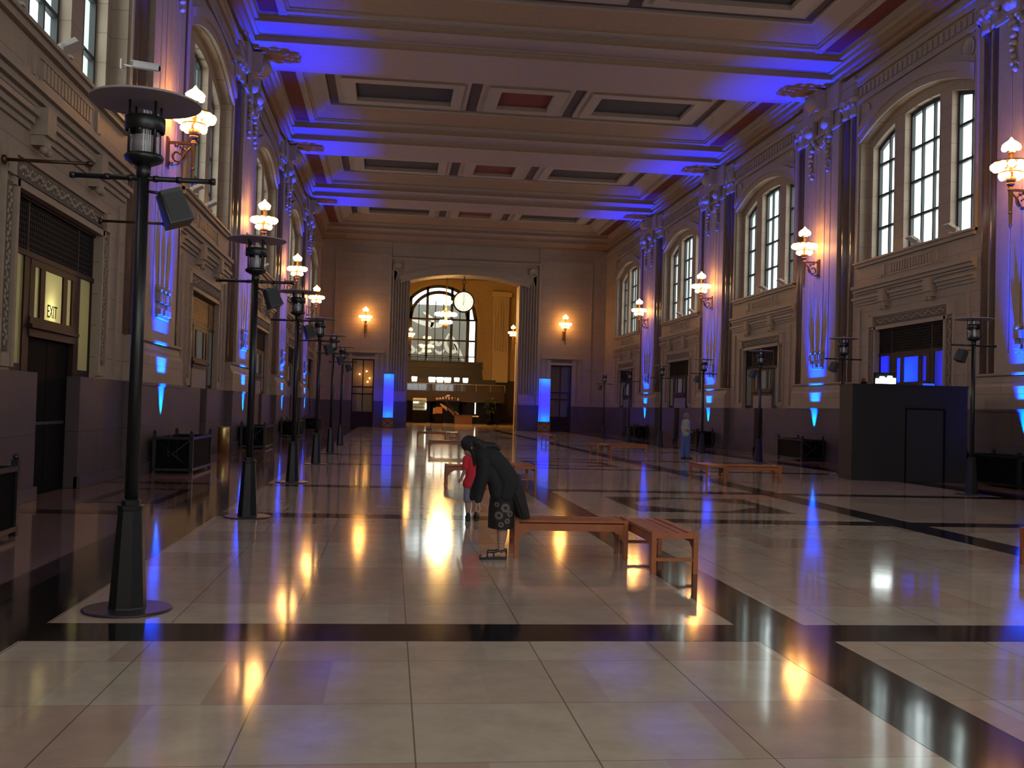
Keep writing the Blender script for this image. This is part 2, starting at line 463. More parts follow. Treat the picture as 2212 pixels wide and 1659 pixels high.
        for e in (-1, 1):
            bx(c+e*2.25, c+e*2.36, 0, 0.07, 2.12, 4.98, 2)
            bx(c+e*2.44, c+e*2.70, 0, 0.03, 2.35, 4.9, 3)
            bx(c+e*2.76, c+e*2.84, 0, 0.06, 2.2, 5.42, 2)
            bx(c+e*2.44, c+e*2.76, 0, 0.08, 5.0, 5.36, 2)
            bx(c+e*2.40, c+e*2.72, 0, 0.06, 2.12, 2.32, 2)
            bx(c+e*3.50, c+e*3.58, 0, 0.05, 2.2, 5.7, 2)
        # leaf carving in relief over the dark ground of the door frieze and side strips
        if bi in (1, 2, 3):
            R = random.Random(40+bi)
            for q in range(44):
                u = -2.25+4.5*(q+0.5)/44; w_ = 0.06*math.sin(q*0.9)
                m.ball(P(c+u, 0.035, 5.165+w_), 0.052, 6, 2, (0.5, 1, 0.8)); m.ball(P(c+u+0.03, 0.035, 5.165-w_*1.2), 0.030, 6, 2, (0.6, 1, 1))
            for e in (-1, 1):
                for q in range(28):
                    z = 2.42+2.4*(q+0.5)/28; w_ = 0.06*math.sin(q*1.3)
                    m.ball(P(c+e*2.57+w_, 0.035, z), 0.046, 6, 2, (0.5, 0.8, 1)); m.ball(P(c+e*2.57-w_*1.1, 0.035, z+0.03), 0.028, 6, 2, (0.6, 1, 1))
    # frieze and cornice along the whole wall
    a, b = YB, YE
    bx(a, b, 0, 0.12, 14.12, 14.3, 2); bx(a, b, 0, 0.2, 14.3, 14.42, 2)
    bx(a, b, 0, 0.30, 14.72, 14.86, 4); bx(a, b, 0, 0.48, 14.86, 15.05, 4); bx(a, b, 0, 0.62, 15.05, 15.2, 2)
    bx(a, b, ext, 0.75, 15.2, 15.7, 2)
    structure(m.build(name, [STONE, GRANITE, STONE2, CARVED_S, PLASTER_T, PALE_OUT]), label, 'wall')
PALE_OUT = mat('brightened_reveal_stone', (0.62, 0.66, 0.62), 0.7, var=0.08)  # outer reveals coloured paler than the wall so they look brightly sky-lit
CARVED_S = mat('carved_limestone_frieze', (0.12, 0.09, 0.06), 0.7, var=0.35, scale=14)
side_wall(-1, 'wall_left', 'left limestone wall with granite dado and arched windows')
side_wall(1, 'wall_right', 'right limestone wall with granite dado and arched windows')

# ---------------------------------------------------------------- pilasters
def pilaster():
    """in local coordinates: +y out of the wall, x along the wall"""
    root = bpy.data.objects.new('trim_1', None); COL.objects.link(root)
    p = MB()
    p.box(-2.56, 2.56, 0, 0.28, 0, DADO-0.07); p.box(-2.60, 2.60, 0, 0.34, 0, 0.24); p.box(-2.58, 2.58, 0, 0.31, DADO-0.07, DADO)
    p.build('plinth', GRANITE, root)
    b = MB()
    prof = [(0.0, DADO), (0.26, DADO), (0.26, 2.70), (0.24, 2.74), (0.17, 2.84), (0.15, 2.98), (0.24, 3.02), (0.24, 3.08), (0.0, 3.08)]
    b.prism(prof, lambda a, z, d: (d, a, z), -2.5, 2.5)
    b.build('base', STONE, root)
    s = MB()
    s.box(-1.62, 1.62, 0, 0.17, 3.08, 13.8)
    for x0, x1 in ((-1.62, -1.0), (-0.94, -0.48), (-0.42, 0.42), (0.48, 0.94), (1.0, 1.62)): s.box(x0, x1, 0.16, 0.21, 3.6, 12.4)
    s.box(-1.62, 1.62, 0.16, 0.21, 3.08, 3.6); s.box(-1.62, 1.62, 0.16, 0.21, 12.4, 13.0)
    s.build('shaft', STONE2, root)
    o = MB()                                        # carved foot of the fluting
    o.box(-0.62, 0.62, 0.2, 0.27, 3.62, 3.70)
    for x in (-0.45, 0.0, 0.45):
        o.box(x-0.11, x+0.11, 0.2, 0.33, 3.70, 3.84); o.box(x-0.17, x+0.17, 0.2, 0.30, 4.0, 4.22)
        o.ball((x, 0.24, 4.3), 0.10, 8)
    o.build('foot_ornament', STONE2, root)
    k = MB()                                        # polished flanking colonnettes
    for e in (-1, 1):
        k.cyl((e*1.93, -0.12, 3.08), (e*1.93, -0.12, 13.2), 0.27, 16)
        k.cyl((e*2.50, -0.16, 3.08), (e*2.50, -0.16, 13.2), 0.24, 14)
    k.build('colonnette', STONE_D, root)
    c = MB()                                        # capital: volutes, swags and abacus
    R = random.Random(3)
    c.box(-1.75, 1.75, 0, 0.28, 13.0, 13.15)
    for e in (-1, 1):
        for x, r in ((1.93, 0.31), (2.50, 0.28)):
            c.lathe([(r, 13.1), (r*1.1, 13.2), (r*0.95, 13.3), (r*1.45, 13.75), (r*1.5, 13.85)], (e*x, -0.12, 0), 14)
            for q in range(5):
                a = PI*(0.1+0.2*q); c.ball((e*x+r*1.3*math.cos(a), -0.12+r*1.3*math.sin(a), 13.55), 0.09, 8)
        # carved pendants on the face
        x = e*0.78
        c.box(x-0.30, x+0.30, 0.2, 0.36, 13.05, 13.75)
        c.lathe([(0.02, -0.2), (0.20, -0.18), (0.20, 0.18), (0.02, 0.2)], (x, 0.36, 13.35), 14, 0, True, (1, 0, 0))
        for i in range(9):
            for q in range(2): c.ball((x+R.uniform(-.17, .17)*(1-i*0.07), 0.25+R.uniform(0, .05), 13.0-i*0.19), 0.12-0.006*i, 8)
    for i in range(11):
        t = i/10; c.ball((-0.7+1.4*t, 0.27, 13.0-0.42*math.sin(PI*t)), 0.10, 8)
    c.box(-2.85, 2.85, 0, 0.22, 13.85, 14.05); c.box(-2.8, 2.8, 0, 0.17, 14.05, 14.6); c.box(-1.7, 1.7, 0, 0.30, 13.75, 14.9)
    c.box(-0.5, 0.5, 0.2, 0.62, 14.0, 15.1); c.ball((0, 0.6, 14.3), 0.35, 10)
    c.build('capital', STONE2, root)
    return root
proto = pilaster()
n = 0
for s in (-1, 1):
    for k, y in enumerate(PIERS[:-1]):
        n += 1
        o = proto if n == 1 else copy_tree(proto)
        o.name = 'trim_%d' % n
        o.location = (s*WX, y, 0); o.rotation_euler = (0, 0, PI/2 if s > 0 else -PI/2)
        structure(o, 'tall fluted limestone pilaster, %s from the camera on the %s wall' % (['one behind', 'first', 'second', 'third', 'fourth', 'fifth', 'sixth'][k], 'left' if s < 0 else 'right'), 'pilaster')

# ---------------------------------------------------------------- windows
def window_mesh():
    """local: x along the wall, y=0 glass plane, z absolute"""
    f = MB(); g = MB()
    for a, b, cols in ((-3.45, -1.85, 2), (-1.13, 1.13, 3), (1.85, 3.45, 2)):
        fr = 0.09
        for i in range(8):                          # outer frame, arched top
            u0 = a+(b-a)*i/8; u1 = a+(b-a)*(i+1)/8
            f.prism([(u0, arc(u0)), (u1, arc(u1)), (u1, arc(u1)-fr-0.04), (u0, arc(u0)-fr-0.04)], lambda p, q, d: (p, d, q), -0.06, 0.06)
        f.box(a, a+fr, -0.06, 0.06, 7.5, arc(a)); f.box(b-fr, b, -0.06, 0.06, 7.5, arc(b)); f.box(a, b, -0.06, 0.06, 7.5, 7.62)
        for k in range(1, cols):
            u = a+(b-a)*k/cols; f.box(u-0.035, u+0.035, -0.05, 0.05, 7.55, arc(u)-0.05)
        for z in (8.72, 9.92, 11.08): f.box(a, b, -0.05, 0.05, z-0.045, z+0.045)
        poly = [(a, 7.5), (b, 7.5)] + list(reversed(arcpts(a, b, 8)))
        g.add([(p, 0, q) for p, q in poly], [tuple(range(len(poly)))])
    return f.mesh('window_frame', STEEL), g.mesh('window_glass', GLASS)
WF, WG = window_mesh()
n = 0
for s in (-1, 1):
    for k, c in enumerate(BAYS):
        n += 1
        o = bpy.data.objects.new('window_%d' % n, None); COL.objects.link(o)
        o.location = (s*(WX+0.62), c, 0); o.rotation_euler = (0, 0, PI/2 if s > 0 else -PI/2)
        structure(o, 'tall three-light arched window, %s bay of the %s wall' % (['nearest', 'second', 'third', 'fourth', 'fifth', 'sixth'][k], 'left' if s < 0 else 'right'), 'window')
        for nm, me in (('frame', WF), ('glass', WG)):
            ch = bpy.data.objects.new(nm, me); COL.objects.link(ch); ch.parent = o
        portal((s*(WX+0.7), c, 9.95), (-s, 0, 0), 7.0, 5.0)

# ---------------------------------------------------------------- wall doors
FROST_Y = frosted('frosted_yellow_glass', (0.80, 0.75, 0.48))
FROST_G = frosted('frosted_grey_glass', (0.72, 0.74, 0.70))
GREYP = mat('grey_infill_panel', (0.20, 0.165, 0.165), 0.5, var=0.15)
def wall_door(s, k, c, idx):
    root = bpy.data.objects.new('door_%d' % idx, None); COL.objects.link(root)
    side = 'left' if s < 0 else 'right'
    first = (s < 0 and k == 1)
    structure(root, 'dark panelled doorway with glass sidelights in the %s bay of the %s wall' % (['nearest', 'second', 'third', 'fourth', 'fifth', 'sixth'][k], side), 'door')
    root.location = (s*WX, c, 0); root.rotation_euler = (0, 0, PI/2 if s > 0 else -PI/2)
    f = MB()                                        # local: x along wall, y into the room
    fx = lambda x0, x1, z0, z1, d0=-0.2, d1=0: f.box(x0, x1, -0.24, d1-0.105, z0, z1)
    fx(-2.25, 2.25, 3.93, 4.02, 0, 0.03); fx(-2.25, 2.25, 4.82, 4.88, 0, 0.03)
    for x in (-2.25, 2.15): fx(x, x+0.10, 2.07, 4.88)
    for x in (-1.46, 1.18): fx(x, x+0.28, 2.07, 3.95, 0, 0.01)
    for x in (-1.36, 1.28): fx(x, x+0.08, 4.0, 4.85)
    for e in (-1, 1): fx(e*1.46, e*2.16, 2.07, 2.2)
    fx(-1.2, 1.2, 3.82, 3.95, 0, 0.02); fx(-1.2, 1.2, 2.66, 2.98, 0, 0.03); fx(-1.25, 1.25, 2.80, 2.86, 0, 0.09)
    for x0, x1 in ((-1.2, -0.98), (-0.70, -0.48), (0.48, 0.70), (0.98, 1.2)): fx(x0, x1, 2.9, 3.9, 0, 0.015)
    f.build('frame', WOOD_D, root)
    t = MB()
    for x0, x1 in ((-2.15, -1.36), (-1.28, 1.28), (1.36, 2.15)): t.box(x0, x1, -0.22, -0.14, 4.02, 4.82)
    for x0, x1 in ((-2.15, -1.36), (-1.28, 1.28), (1.36, 2.15)):
        nn = int((x1-x0)/0.09)
        for q in range(nn): t.box(x0+0.02+q*0.09, x0+0.05+q*0.09, -0.14, -0.112, 4.04, 4.8)
        for q in range(8): t.box(x0, x1, -0.14, -0.118, 4.06+q*0.095, 4.09+q*0.095)
    t.build('lattice_panel', GILT if (s < 0 and k == 2) else LATTICE, root)
    gm = FROST_Y if first else FROST_G
    for x0, x1 in ((-2.16, -1.44), (1.44, 2.16)):
        MB().add([(x0, -0.122, 2.18), (x1, -0.122, 2.18), (x1, -0.122, 3.95), (x0, -0.122, 3.95)], [(0, 1, 2, 3)]).build('sidelight', gm, root)
    for x0, x1 in ((-1.0, -0.68), (-0.5, 0.5), (0.68, 1.0)):
        MB().add([(x0, -0.122, 2.95), (x1, -0.122, 2.95), (x1, -0.122, 3.84), (x0, -0.122, 3.84)], [(0, 1, 2, 3)]).build('transom_pane', gm, root)
    if first:
        d = MB(); d.box(-1.16, -0.012, -0.24, -0.18, 0, 2.72); d.box(0.012, 1.16, -0.24, -0.18, 0, 2.72); d.box(-0.05, 0.05, -0.26, -0.24, 0, 2.72)
        d.build('door_leaf', BLACK, root)
        r = MB()
        for z in (2.15,): r.box(-1.0, 1.0, -0.18, -0.165, z-0.95, z-0.90)
        r.build('door_rail', STEEL, root)
    else:
        MB().box(-1.2, 1.2, -0.2, -0.1, DADO, 2.74).build('infill_panel', GREYP, root)
        MB().box(-0.55, 0.55, -0.7, -0.6, 0, DADO).build('door_leaf', BLACK, root)
    # unseen box added behind the glass to shut out sky light
    h = MB()
    h.box(-2.4, 2.4, -2.6, -2.5, 0, 5.0); h.box(-2.5, -2.3, -2.6, -0.6, 0, 5.0); h.box(2.3, 2.5, -2.6, -0.6, 0, 5.0)
    h.box(-2.5, 2.5, -2.6, -0.6, 4.9, 5.05); h.box(-2.5, 2.5, -2.6, -0.6, -0.1, 0.0)
    h.build('backing_box', WHITE_P, root)
    if first:
        # the lit vestibule behind the EXIT pane
        lamp('exit_lamp', 'POINT', (0.05, -0.30, 3.18), 3.0, (1.0, 0.90, 0.45), root, shadow_soft_size=0.05)
        lamp('vestibule_lamp', 'POINT', (0, -1.7, 3.4), 26, (1.0, 0.93, 0.55), root, shadow_soft_size=0.1)
    elif s > 0 and k == 2:
        lamp('stage_lamp', 'POINT', (0.3, -0.9, 3.2), 380, (0.0, 0.008, 1.0), root, shadow_soft_size=0.15)
    else:
        lamp('pane_backlight', 'POINT', (0, -1.7, 3.2), 4.5 if s < 0 else 3, (0.95, 0.97, 0.9), root, shadow_soft_size=0.1)  # soft backlight added behind the grey panes
    return root
n = 0
DOORS = {}
for s in (-1, 1):
    for k, c in enumerate(BAYS):
        if k == 0: continue
        n += 1; DOORS[(s, k)] = wall_door(s, k, c, n)
# blank off the doorways of the bay behind the camera
for s in (-1, 1):
    m = MB(); m.box(s*(WX+0.3), s*(WX+0.5), BAYS[0]-2.4, BAYS[0]+2.4, 0, 5.0)
    structure(m.build('door_%d' % (n+1 if s < 0 else n+2), WOOD_D), 'closed dark doorway behind the camera on the %s wall' % ('left' if s < 0 else 'right'), 'door')
def text_mesh(txt, size, depth, name, m, parent, loc, rot, font_scale=(1, 1, 1)):
    cu = bpy.data.curves.new(name, 'FONT'); cu.body = txt; cu.size = size; cu.extrude = depth
    cu.align_x = 'CENTER'; cu.align_y = 'CENTER'
    tmp = bpy.data.objects.new(name + '_tmp', cu); COL.objects.link(tmp)
    dg = bpy.context.evaluated_depsgraph_get()
    me = bpy.data.meshes.new_from_object(tmp.evaluated_get(dg))
    bpy.data.objects.remove(tmp); bpy.data.curves.remove(cu)
    me.materials.clear(); me.materials.append(m); me.name = name
    o = bpy.data.objects.new(name, me); COL.objects.link(o)
    if parent: o.parent = parent
    o.location = loc; o.rotation_euler = rot; o.scale = font_scale
    return o
# EXIT lettering on the lit pane (left wall, local x runs towards the camera)
t = text_mesh('EXIT', 0.30, 0.002, 'exit_lettering', BLACK, DOORS[(-1, 1)], (0.02, -0.112, 3.14), (PI/2, 0, PI), (0.85, 1.05, 1))
t['label'] = 'black EXIT letters on the lit pane'

# ---------------------------------------------------------------- end wall with the great arch
def end_wall():
    m = MB(); Y0, Y1 = YE, YE+2.0
    A = 4.42; SPR = 11.75; CR = 12.35
    Re = (A*A + (CR-SPR)**2)/(2*(CR-SPR)); zc = CR-Re
    ea = lambda x, dr=0.0: zc + math.sqrt((Re+dr)**2 - x*x)
    for s in (-1, 1):
        x0, x1 = (5.95, 7.05), (8.80, 12.0)
        for a, b in (x0, x1):
            m.box(s*a, s*b, Y0, Y1, DADO, 5.36); m.box(s*a, s*b, Y0-0.05, Y1, 0, DADO, 1)
        m.box(s*5.95, s*12.0, Y0, Y1, 5.36, 15.7)
        # door surround
        for a, b in ((6.75, 7.05), (8.80, 9.1)): m.box(s*a, s*b, Y0-0.06, Y0, 2.2, 5.75, 2)
        for a, b in ((6.35, 6.5), (9.35, 9.5)): m.box(s*a, s*b, Y0-0.04, Y0, 2.6, 6.0, 2)
        m.box(s*6.75, s*9.1, Y0-0.08, Y0, 5.36, 5.55, 2); m.box(s*6.35, s*9.5, Y0-0.12, Y0, 5.85, 6.02, 2); m.box(s*6.9, s*8.9, Y0-0.03, Y0, 5.58, 5.82, 3)
        # stepped jambs of the arch (fluted)
        for j in range(7):
            a = A + j*0.215; m.box(s*a, s*(a+0.215), Y0+0.55-j*0.09, Y1, 2.9 if j else DADO, ea(min(a, 4.42+0.2))+0.9 if j else SPR, 2)
            if j: m.box(s*a, s*(a+0.07), Y0+0.47-j*0.09, Y1, 2.9, 12.0, 2)
        m.box(s*A, s*5.95, Y0-0.08, Y1, 0, DADO, 1); m.box(s*(A+0.1), s*5.95, Y0+0.1, Y1, DADO, 2.9, 0)
        m.box(s*5.92, s*6.12, Y0-0.12, Y0+0.2, DADO, 13.35, 2)
        m.box(s*10.2, s*10.3, Y0-0.05, Y0, 2.2, 13.8, 2)
        # string course over the side panels
        m.box(s*6.12, s*10.2, Y0-0.08, Y0, 13.6, 13.75, 2)
        m.lathe([(0.36, 0), (0.36, 0.08), (0.27, 0.08), (0.25, 0.03), (0, 0.06)], (s*5.45, Y0-0.05, 12.75), 16, 2, True, (0, -1, 0))
        # pass door back
    N = 24
    xs = [-5.95+11.9*i/N for i in range(N+1)]
    inn = [(-A+2*A*i/N, ea(-A+2*A*i/N)) for i in range(N+1)]
    m.prism(inn + [(5.95, SPR), (5.95, 15.7), (-5.95, 15.7), (-5.95, SPR)], lambda a, b, d: (a, d, b), Y0+0.1, Y1)
    for dr0, dr1, dd in ((0.0, 0.22, -0.0), (0.22, 0.45, -0.1), (0.45, 0.62, -0.02)):
        w_ = 5.2
        poly = [(x, ea(x, dr0)) for x in [-w_+2*w_*i/N for i in range(N+1)]] + [(x, ea(x, dr1)) for x in [w_-2*w_*i/N for i in range(N+1)]]
        m.prism(poly, lambda a, b, d: (a, d, b), Y0+0.2, Y0+dd, 2)
    m.box(-6.1, 6.1, Y0-0.12, Y0+0.1, 13.35, 13.5, 2)
    # cornice
    m.box(-12, 12, Y0-0.30, Y0, 14.72, 14.86, 4); m.box(-12, 12, Y0-0.48, Y0, 14.86, 15.05, 4); m.box(-12, 12, Y0-0.62, Y0, 15.05, 15.2, 2)
    m.box(-12, 12, Y0-0.75, Y0, 15.2, 15.7, 2)
    structure(m.build('wall_end', [STONE_E, GRANITE, STONE2, CARVED_S, PLASTER_T]), 'far end wall with a broad arch opening to the hall beyond', 'wall')
STONE_E = stone_mat('end_wall_ashlar', (0.27, 0.20, 0.155), (0.34, 0.255, 0.20), 0.55, 1.6, 0.62)
end_wall()
def end_door(s, idx):
    root = bpy.data.objects.new('door_%d' % idx, None); COL.objects.link(root)
    root.location = (s*7.93, YE+0.5, 0)
    structure(root, 'tall dark glazed door in the end wall, %s of the arch' % ('left' if s < 0 else 'right'), 'door')
    f = MB()
    for x in (-0.87, -0.04, 0.79): f.box(x, x+0.08, -0.06, 0.06, 0, 5.36)
    for z in (0, 1.1, 2.55, 3.1, 5.28): f.box(-0.87, 0.87, -0.05, 0.05, z, z+0.1)
    f.box(-0.87, 0.87, -0.03, 0.03, 0, 1.1)
    f.build('frame', WOOD_D, root)
    g = MB(); g.add([(-0.87, 0, 1.1), (0.87, 0, 1.1), (0.87, 0, 5.36), (-0.87, 0, 5.36)], [(0, 1, 2, 3)])
    g.build('glass', GLASS_L, root)
    h = MB(); h.box(-1.0, 1.0, 1.55, 1.6, 0, 5.5)
    h.box(-1.1, -0.9, 0.2, 1.6, 0, 5.5); h.box(0.9, 1.1, 0.2, 1.6, 0, 5.5)
    h.build('backing_box', mat('shop_interior_%d' % idx, (0.22, 0.12, 0.05) if s < 0 else (0.04, 0.02, 0.02), 0.6, var=0.8, scale=2.5), root)
    if s < 0:
        e = MB()
        for x, z in ((-0.3, 4.2), (0.25, 4.45), (0.5, 3.9), (0.35, 3.6)): e.ball((x, 1.2, z), 0.06, 8)
        e.build('shop_lamp', GLOBE, root)
n += 3
end_door(-1, n); n += 1
end_door(1, n)

# ---------------------------------------------------------------- back wall behind the camera
def back_wall():
    m = MB(); y0, y1 = YB-0.6, YB
    m.box(-12.6, 12.6, y0, y1, 0, 3.0); m.box(-12.6, 12.6, y0, y1, 12.5, 15.7)
    for a, b in ((-12.6, -8.2), (-4.2, -2.2), (2.2, 4.2), (8.2, 12.6)): m.box(a, b, y0, y1, 3.0, 12.5)
    structure(m.build('wall_back', STONE), 'wall behind the camera with three tall windows', 'wall')
    for k, x in enumerate((-6.2, 0, 6.2)):
        f = MB(); w_ = 2.0 if x else 2.2
        for i in range(5): f.box(x-w_+i*w_/2-0.05, x-w_+i*w_/2+0.05, y0+0.2, y0+0.3, 3.0, 12.5)
        for i in range(8): f.box(x-w_, x+w_, y0+0.2, y0+0.3, 3.0+i*1.36-0.05, 3.0+i*1.36+0.05)
        structure(f.build('window_%d' % (13+k), STEEL), 'tall gridded window behind the camera, number %d from the left' % (k+1), 'window')
        portal((x, y0-0.02, 7.75), (0, 1, 0), 2*w_, 9.5)
back_wall()

# ---------------------------------------------------------------- ceiling
def ceiling():
    m = MB()
    ZF, ZR = 15.95, 15.42
    m.box(-13, 13, YB-1, YE+2.2, ZF, ZF+0.4, 3)
    cs = [BAYS[0]-BAY] + BAYS
    for c in BAYS:
        y0, y1 = max(c-BAY/2, YB), min(c+BAY/2, YE)
        # rim round the coffer
        m.box(-12, 12, y0, c-4.0, ZR, ZF, 0); m.box(-12, 12, c+4.0, y1, ZR, ZF, 0)
        for s in (-1, 1):
            m.box(s*9.95, s*12, c-4.0, c+4.0, ZR, ZF, 0)
            m.box(s*10.02, s*10.66, c-3.95, c+4.0, ZR-0.012, ZR, 5)            # red side band
            m.box(s*9.7, s*10.0, c-4.15, c-3.85, ZR-0.06, ZR, 2); m.box(s*9.7, s*10.0, c+3.85, c+4.15, ZR-0.06, ZR, 2)
        # coffer moulding: rim, sloping carved sides, inner fillet
        m.ring(-9.98, 9.98, c-4.03, c+4.03, -9.72, 9.72, c-3.77, c+3.77, ZR-0.05, ZR+0.1, 2)
        m.ring(-9.72, 9.72, c-3.77, c+3.77, -9.6, 9.6, c-3.65, c+3.65, ZR+0.03, ZR+0.12, 1)
        a, b = (9.6, 3.65), (9.02, 2.75)
        za, zb = ZR+0.08, ZF-0.06
        for sg in (-1, 1):
            m.add([(sg*a[0], c-a[1], za), (sg*a[0], c+a[1], za), (sg*b[0], c+b[1], zb), (sg*b[0], c-b[1], zb)], [(0, 1, 2, 3)], 2)
            m.add([(-a[0], c+sg*a[1], za), (a[0], c+sg*a[1], za), (b[0], c+sg*b[1], zb), (-b[0], c+sg*b[1], zb)], [(0, 1, 2, 3)], 1)
        m.ring(-9.08, 9.08, c-2.82, c+2.82, -8.92, 8.92, c-2.62, c+2.62, ZF-0.10, ZF, 2)
        # raised picture frames and painted panels
        for a, b, p0, p1, mi in ((-8.5, -2.58, -7.64, -3.32, 4), (-2.05, 2.05, -1.2, 1.2, 5), (2.58, 8.5, 3.32, 7.64, 4)):
            m.ring(a, b, c-2.15, c+2.15, a+0.28, b-0.28, c-1.85, c+1.85, ZF-0.12, ZF, 2)
            m.ring(a+0.28, b-0.28, c-1.85, c+1.85, p0, p1, c-1.3, c+1.3, ZF-0.22, ZF, 2)
            m.box(p0, p1, c-1.3, c+1.3, ZF-0.03, ZF, mi)
    for y in PIERS:
        y0 = max(y-2.3, YB); y1 = min(y+2.3, YE)
        cl = lambda h: (max(y-h, YB), min(y+h, YE))
        for h, zt, zb in ((2.62, ZR, ZR-0.27), (1.40, ZR-0.27, ZR-0.55)):
            q0, q1 = cl(h); m.box(-11.6, 11.6, q0, q1, zb, zt, 1)
            q0, q1 = cl(h+0.05); m.box(-11.6, 11.6, q0, q1, zb-0.03, zb, 0)
            q0, q1 = cl(h+0.10); m.box(-11.6, 11.6, q0, q1, zt-0.07, zt, 0)
        for s in (-1, 1):
            q0, q1 = cl(0.5); m.box(s*9.5, s*11.6, q0, q1, ZR-0.66, ZR, 1)
    structure(m.build('ceiling', [PLASTER, PLASTER_T, CARVED, FIELD, PANEL_B, PANEL_R]), 'coffered plaster ceiling with red and slate painted panels', 'ceiling')
ceiling()
# ================================================================== HALL BEYOND THE ARCH
HY = 126.0
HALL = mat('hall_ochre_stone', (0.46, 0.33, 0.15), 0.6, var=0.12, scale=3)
HWOOD = mat('hall_dark_wood', (0.020, 0.011, 0.007), 0.45, var=0.3, scale=3)
def hall():
    m = MB(); H = 17.6
    y0 = YE+2.0
    # side walls, ceiling, front reveals
    m.box(-16.5, -16, y0, HY+2, 0, H+0.5); m.box(16, 16.5, y0, HY+2, 0, H+0.5)
    m.box(-16.5, -4.6, y0, y0+0.3, 0, H); m.box(4.6, 16.5, y0, y0+0.3, 0, H); m.box(-16.5, 16.5, y0, y0+0.3, 13.2, H)
    m.box(-16.5, 16.5, y0, HY+2, H, H+0.5)
    # right-hand return with a doorway, as seen through the arch
    m.box(6.9, 7.4, y0+0.3, 92.0, 5.7, H); m.box(6.9, 7.4, 92.0, 104, 0, H); m.box(6.9, 7.4, y0+0.3, 86.0, 0, 5.7)
    m.box(6.75, 6.9, 85.6, 92.4, 5.6, 5.9)
    # beams under the ceiling
    m.box(-16, 16, 100, 100.6, H-0.5, H); m.box(-16, 16, 112, 112.6, H-0.5, H)
    # far wall round the window
    def el(x, a, b, zs): return zs + b*math.sqrt(max(0, 1-(x/a)**2))
    N = 28; a = 4.75
    pts = [(-a+2*a*i/N, el(-a+2*a*i/N, a, 4.3, 12.6)) for i in range(N+1)]
    m.prism([(-16, 12.6)] + pts + [(16, 12.6), (16, H), (-16, H)], lambda p, q, d: (p, d, q), HY, HY+1)
    m.box(-16, -a, HY, HY+1, 0, 12.6); m.box(a, 16, HY, HY+1, 0, 12.6)
    # archivolt and pilasters
    for dr0, dr1, d in ((0.0, 0.35, -0.15), (0.35, 0.6, -0.3)):
        A = [(-a-dr0+2*(a+dr0)*i/N, el(-a-dr0+2*(a+dr0)*i/N, a+dr0, 4.3+dr0, 12.6)) for i in range(N+1)]
        B = [(a+dr1-2*(a+dr1)*i/N, el(a+dr1-2*(a+dr1)*i/N, a+dr1, 4.3+dr1, 12.6)) for i in range(N+1)]
        m.prism(A+B, lambda p, q, d2: (p, d2, q), HY, HY+d)
        for s in (-1, 1): m.box(s*(a+dr0), s*(a+dr1), HY, HY+d, 8.0, 12.6)
    structure(m.build('wall_hall', HALL), 'ochre-lit stone walls of the hall beyond the arch', 'wall')
    q = MB()
    for s in (-1, 1):
        q.box(s*6.6, s*8.6, HY, HY-0.9, 5.0, 15.6)
        for k in range(6): q.box(s*(6.68+k*0.33), s*(6.68+k*0.33+0.17), HY-0.9, HY-1.1, 8.8, 15.2)
        q.box(s*6.4, s*8.8, HY, HY-1.2, 15.6, 16.2)
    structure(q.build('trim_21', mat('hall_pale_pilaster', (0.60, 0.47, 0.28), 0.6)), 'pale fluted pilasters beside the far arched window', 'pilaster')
    b = MB()                                         # dark storey under the window
    b.box(-6.2, 5.4, HY-0.5, HY+1, 5.2, 7.4); b.box(-6.3, 5.5, HY-0.7, HY, 7.25, 7.42); b.box(-6.3, 5.5, HY-0.65, HY, 6.6, 6.8); b.box(-6.3, 5.5, HY-0.8, HY, 5.2, 5.5)
    b.box(-15, 15, HY-0.4, HY+1, 0, 5.2)
    structure(b.build('trim_20', HWOOD), 'dark panelled band under the far arched window', 'panelling')
    # window of the hall
    w = bpy.data.objects.new('window_16', None); COL.objects.link(w); w.location = (0, HY+0.4, 0)
    structure(w, 'huge arched window of the hall beyond the clock', 'window')
    f = MB(); bx = lambda x0, x1, z0, z1, d=0.18: f.box(x0, x1, -d, d, z0, z1)
    for s in (-1, 1):
        bx(s*3.38, s*3.78, 7.4, 15.4, 0.25); bx(s*1.36, s*1.68, 7.4, 16.9, 0.25); bx(s*4.5, s*4.8, 7.4, 13.2, 0.25)
        for x in (2.55,): bx(s*x-0.05, s*x+0.05, 7.4, 15.2, 0.1)
        bx(s*0.5-0.05, s*0.5+0.05, 7.4, 14.9, 0.1)
    for z in (10.04, 12.65): bx(-4.7, 4.7, z-0.11, z+0.11, 0.2)
    bx(-4.7, 4.7, 8.02, 8.14, 0.25)
    for a0, b0, a1, b1, d in ((4.75, 4.3, 4.35, 3.98, 0.25), (3.78, 3.6, 3.38, 3.22, 0.25)):
        A = [(-a0+2*a0*i/N, el(-a0+2*a0*i/N, a0, b0, 12.6)) for i in range(N+1)]
        B = [(a1-2*a1*i/N, el(a1-2*a1*i/N, a1, b1, 12.6)) for i in range(N+1)]
        f.prism(A+B, lambda p, q, d2: (p, d2, q), -d, d)
    f.build('frame', HWOOD, w)
    bal = MB()
    for k in range(44):
        x = -3.3+k*0.155; bal.lathe([(0.03, 7.42), (0.05, 7.5), (0.025, 7.7), (0.04, 7.85)], (x, -0.5, 0), 6)
    bal.box(-3.5, 3.5, -0.56, -0.44, 7.85, 7.95); bal.build('balustrade', HWOOD, w)
    g = MB(); g.add([(p, 0, q) for p, q in pts] + [(a, 0, 7.4), (-a, 0, 7.4)], [tuple(range(N+3))])
    g.build('glass', GLASS, w)
    portal((0, HY+0.6, 12.5), (0, -1, 0), 9.2, 8.6)
hall()

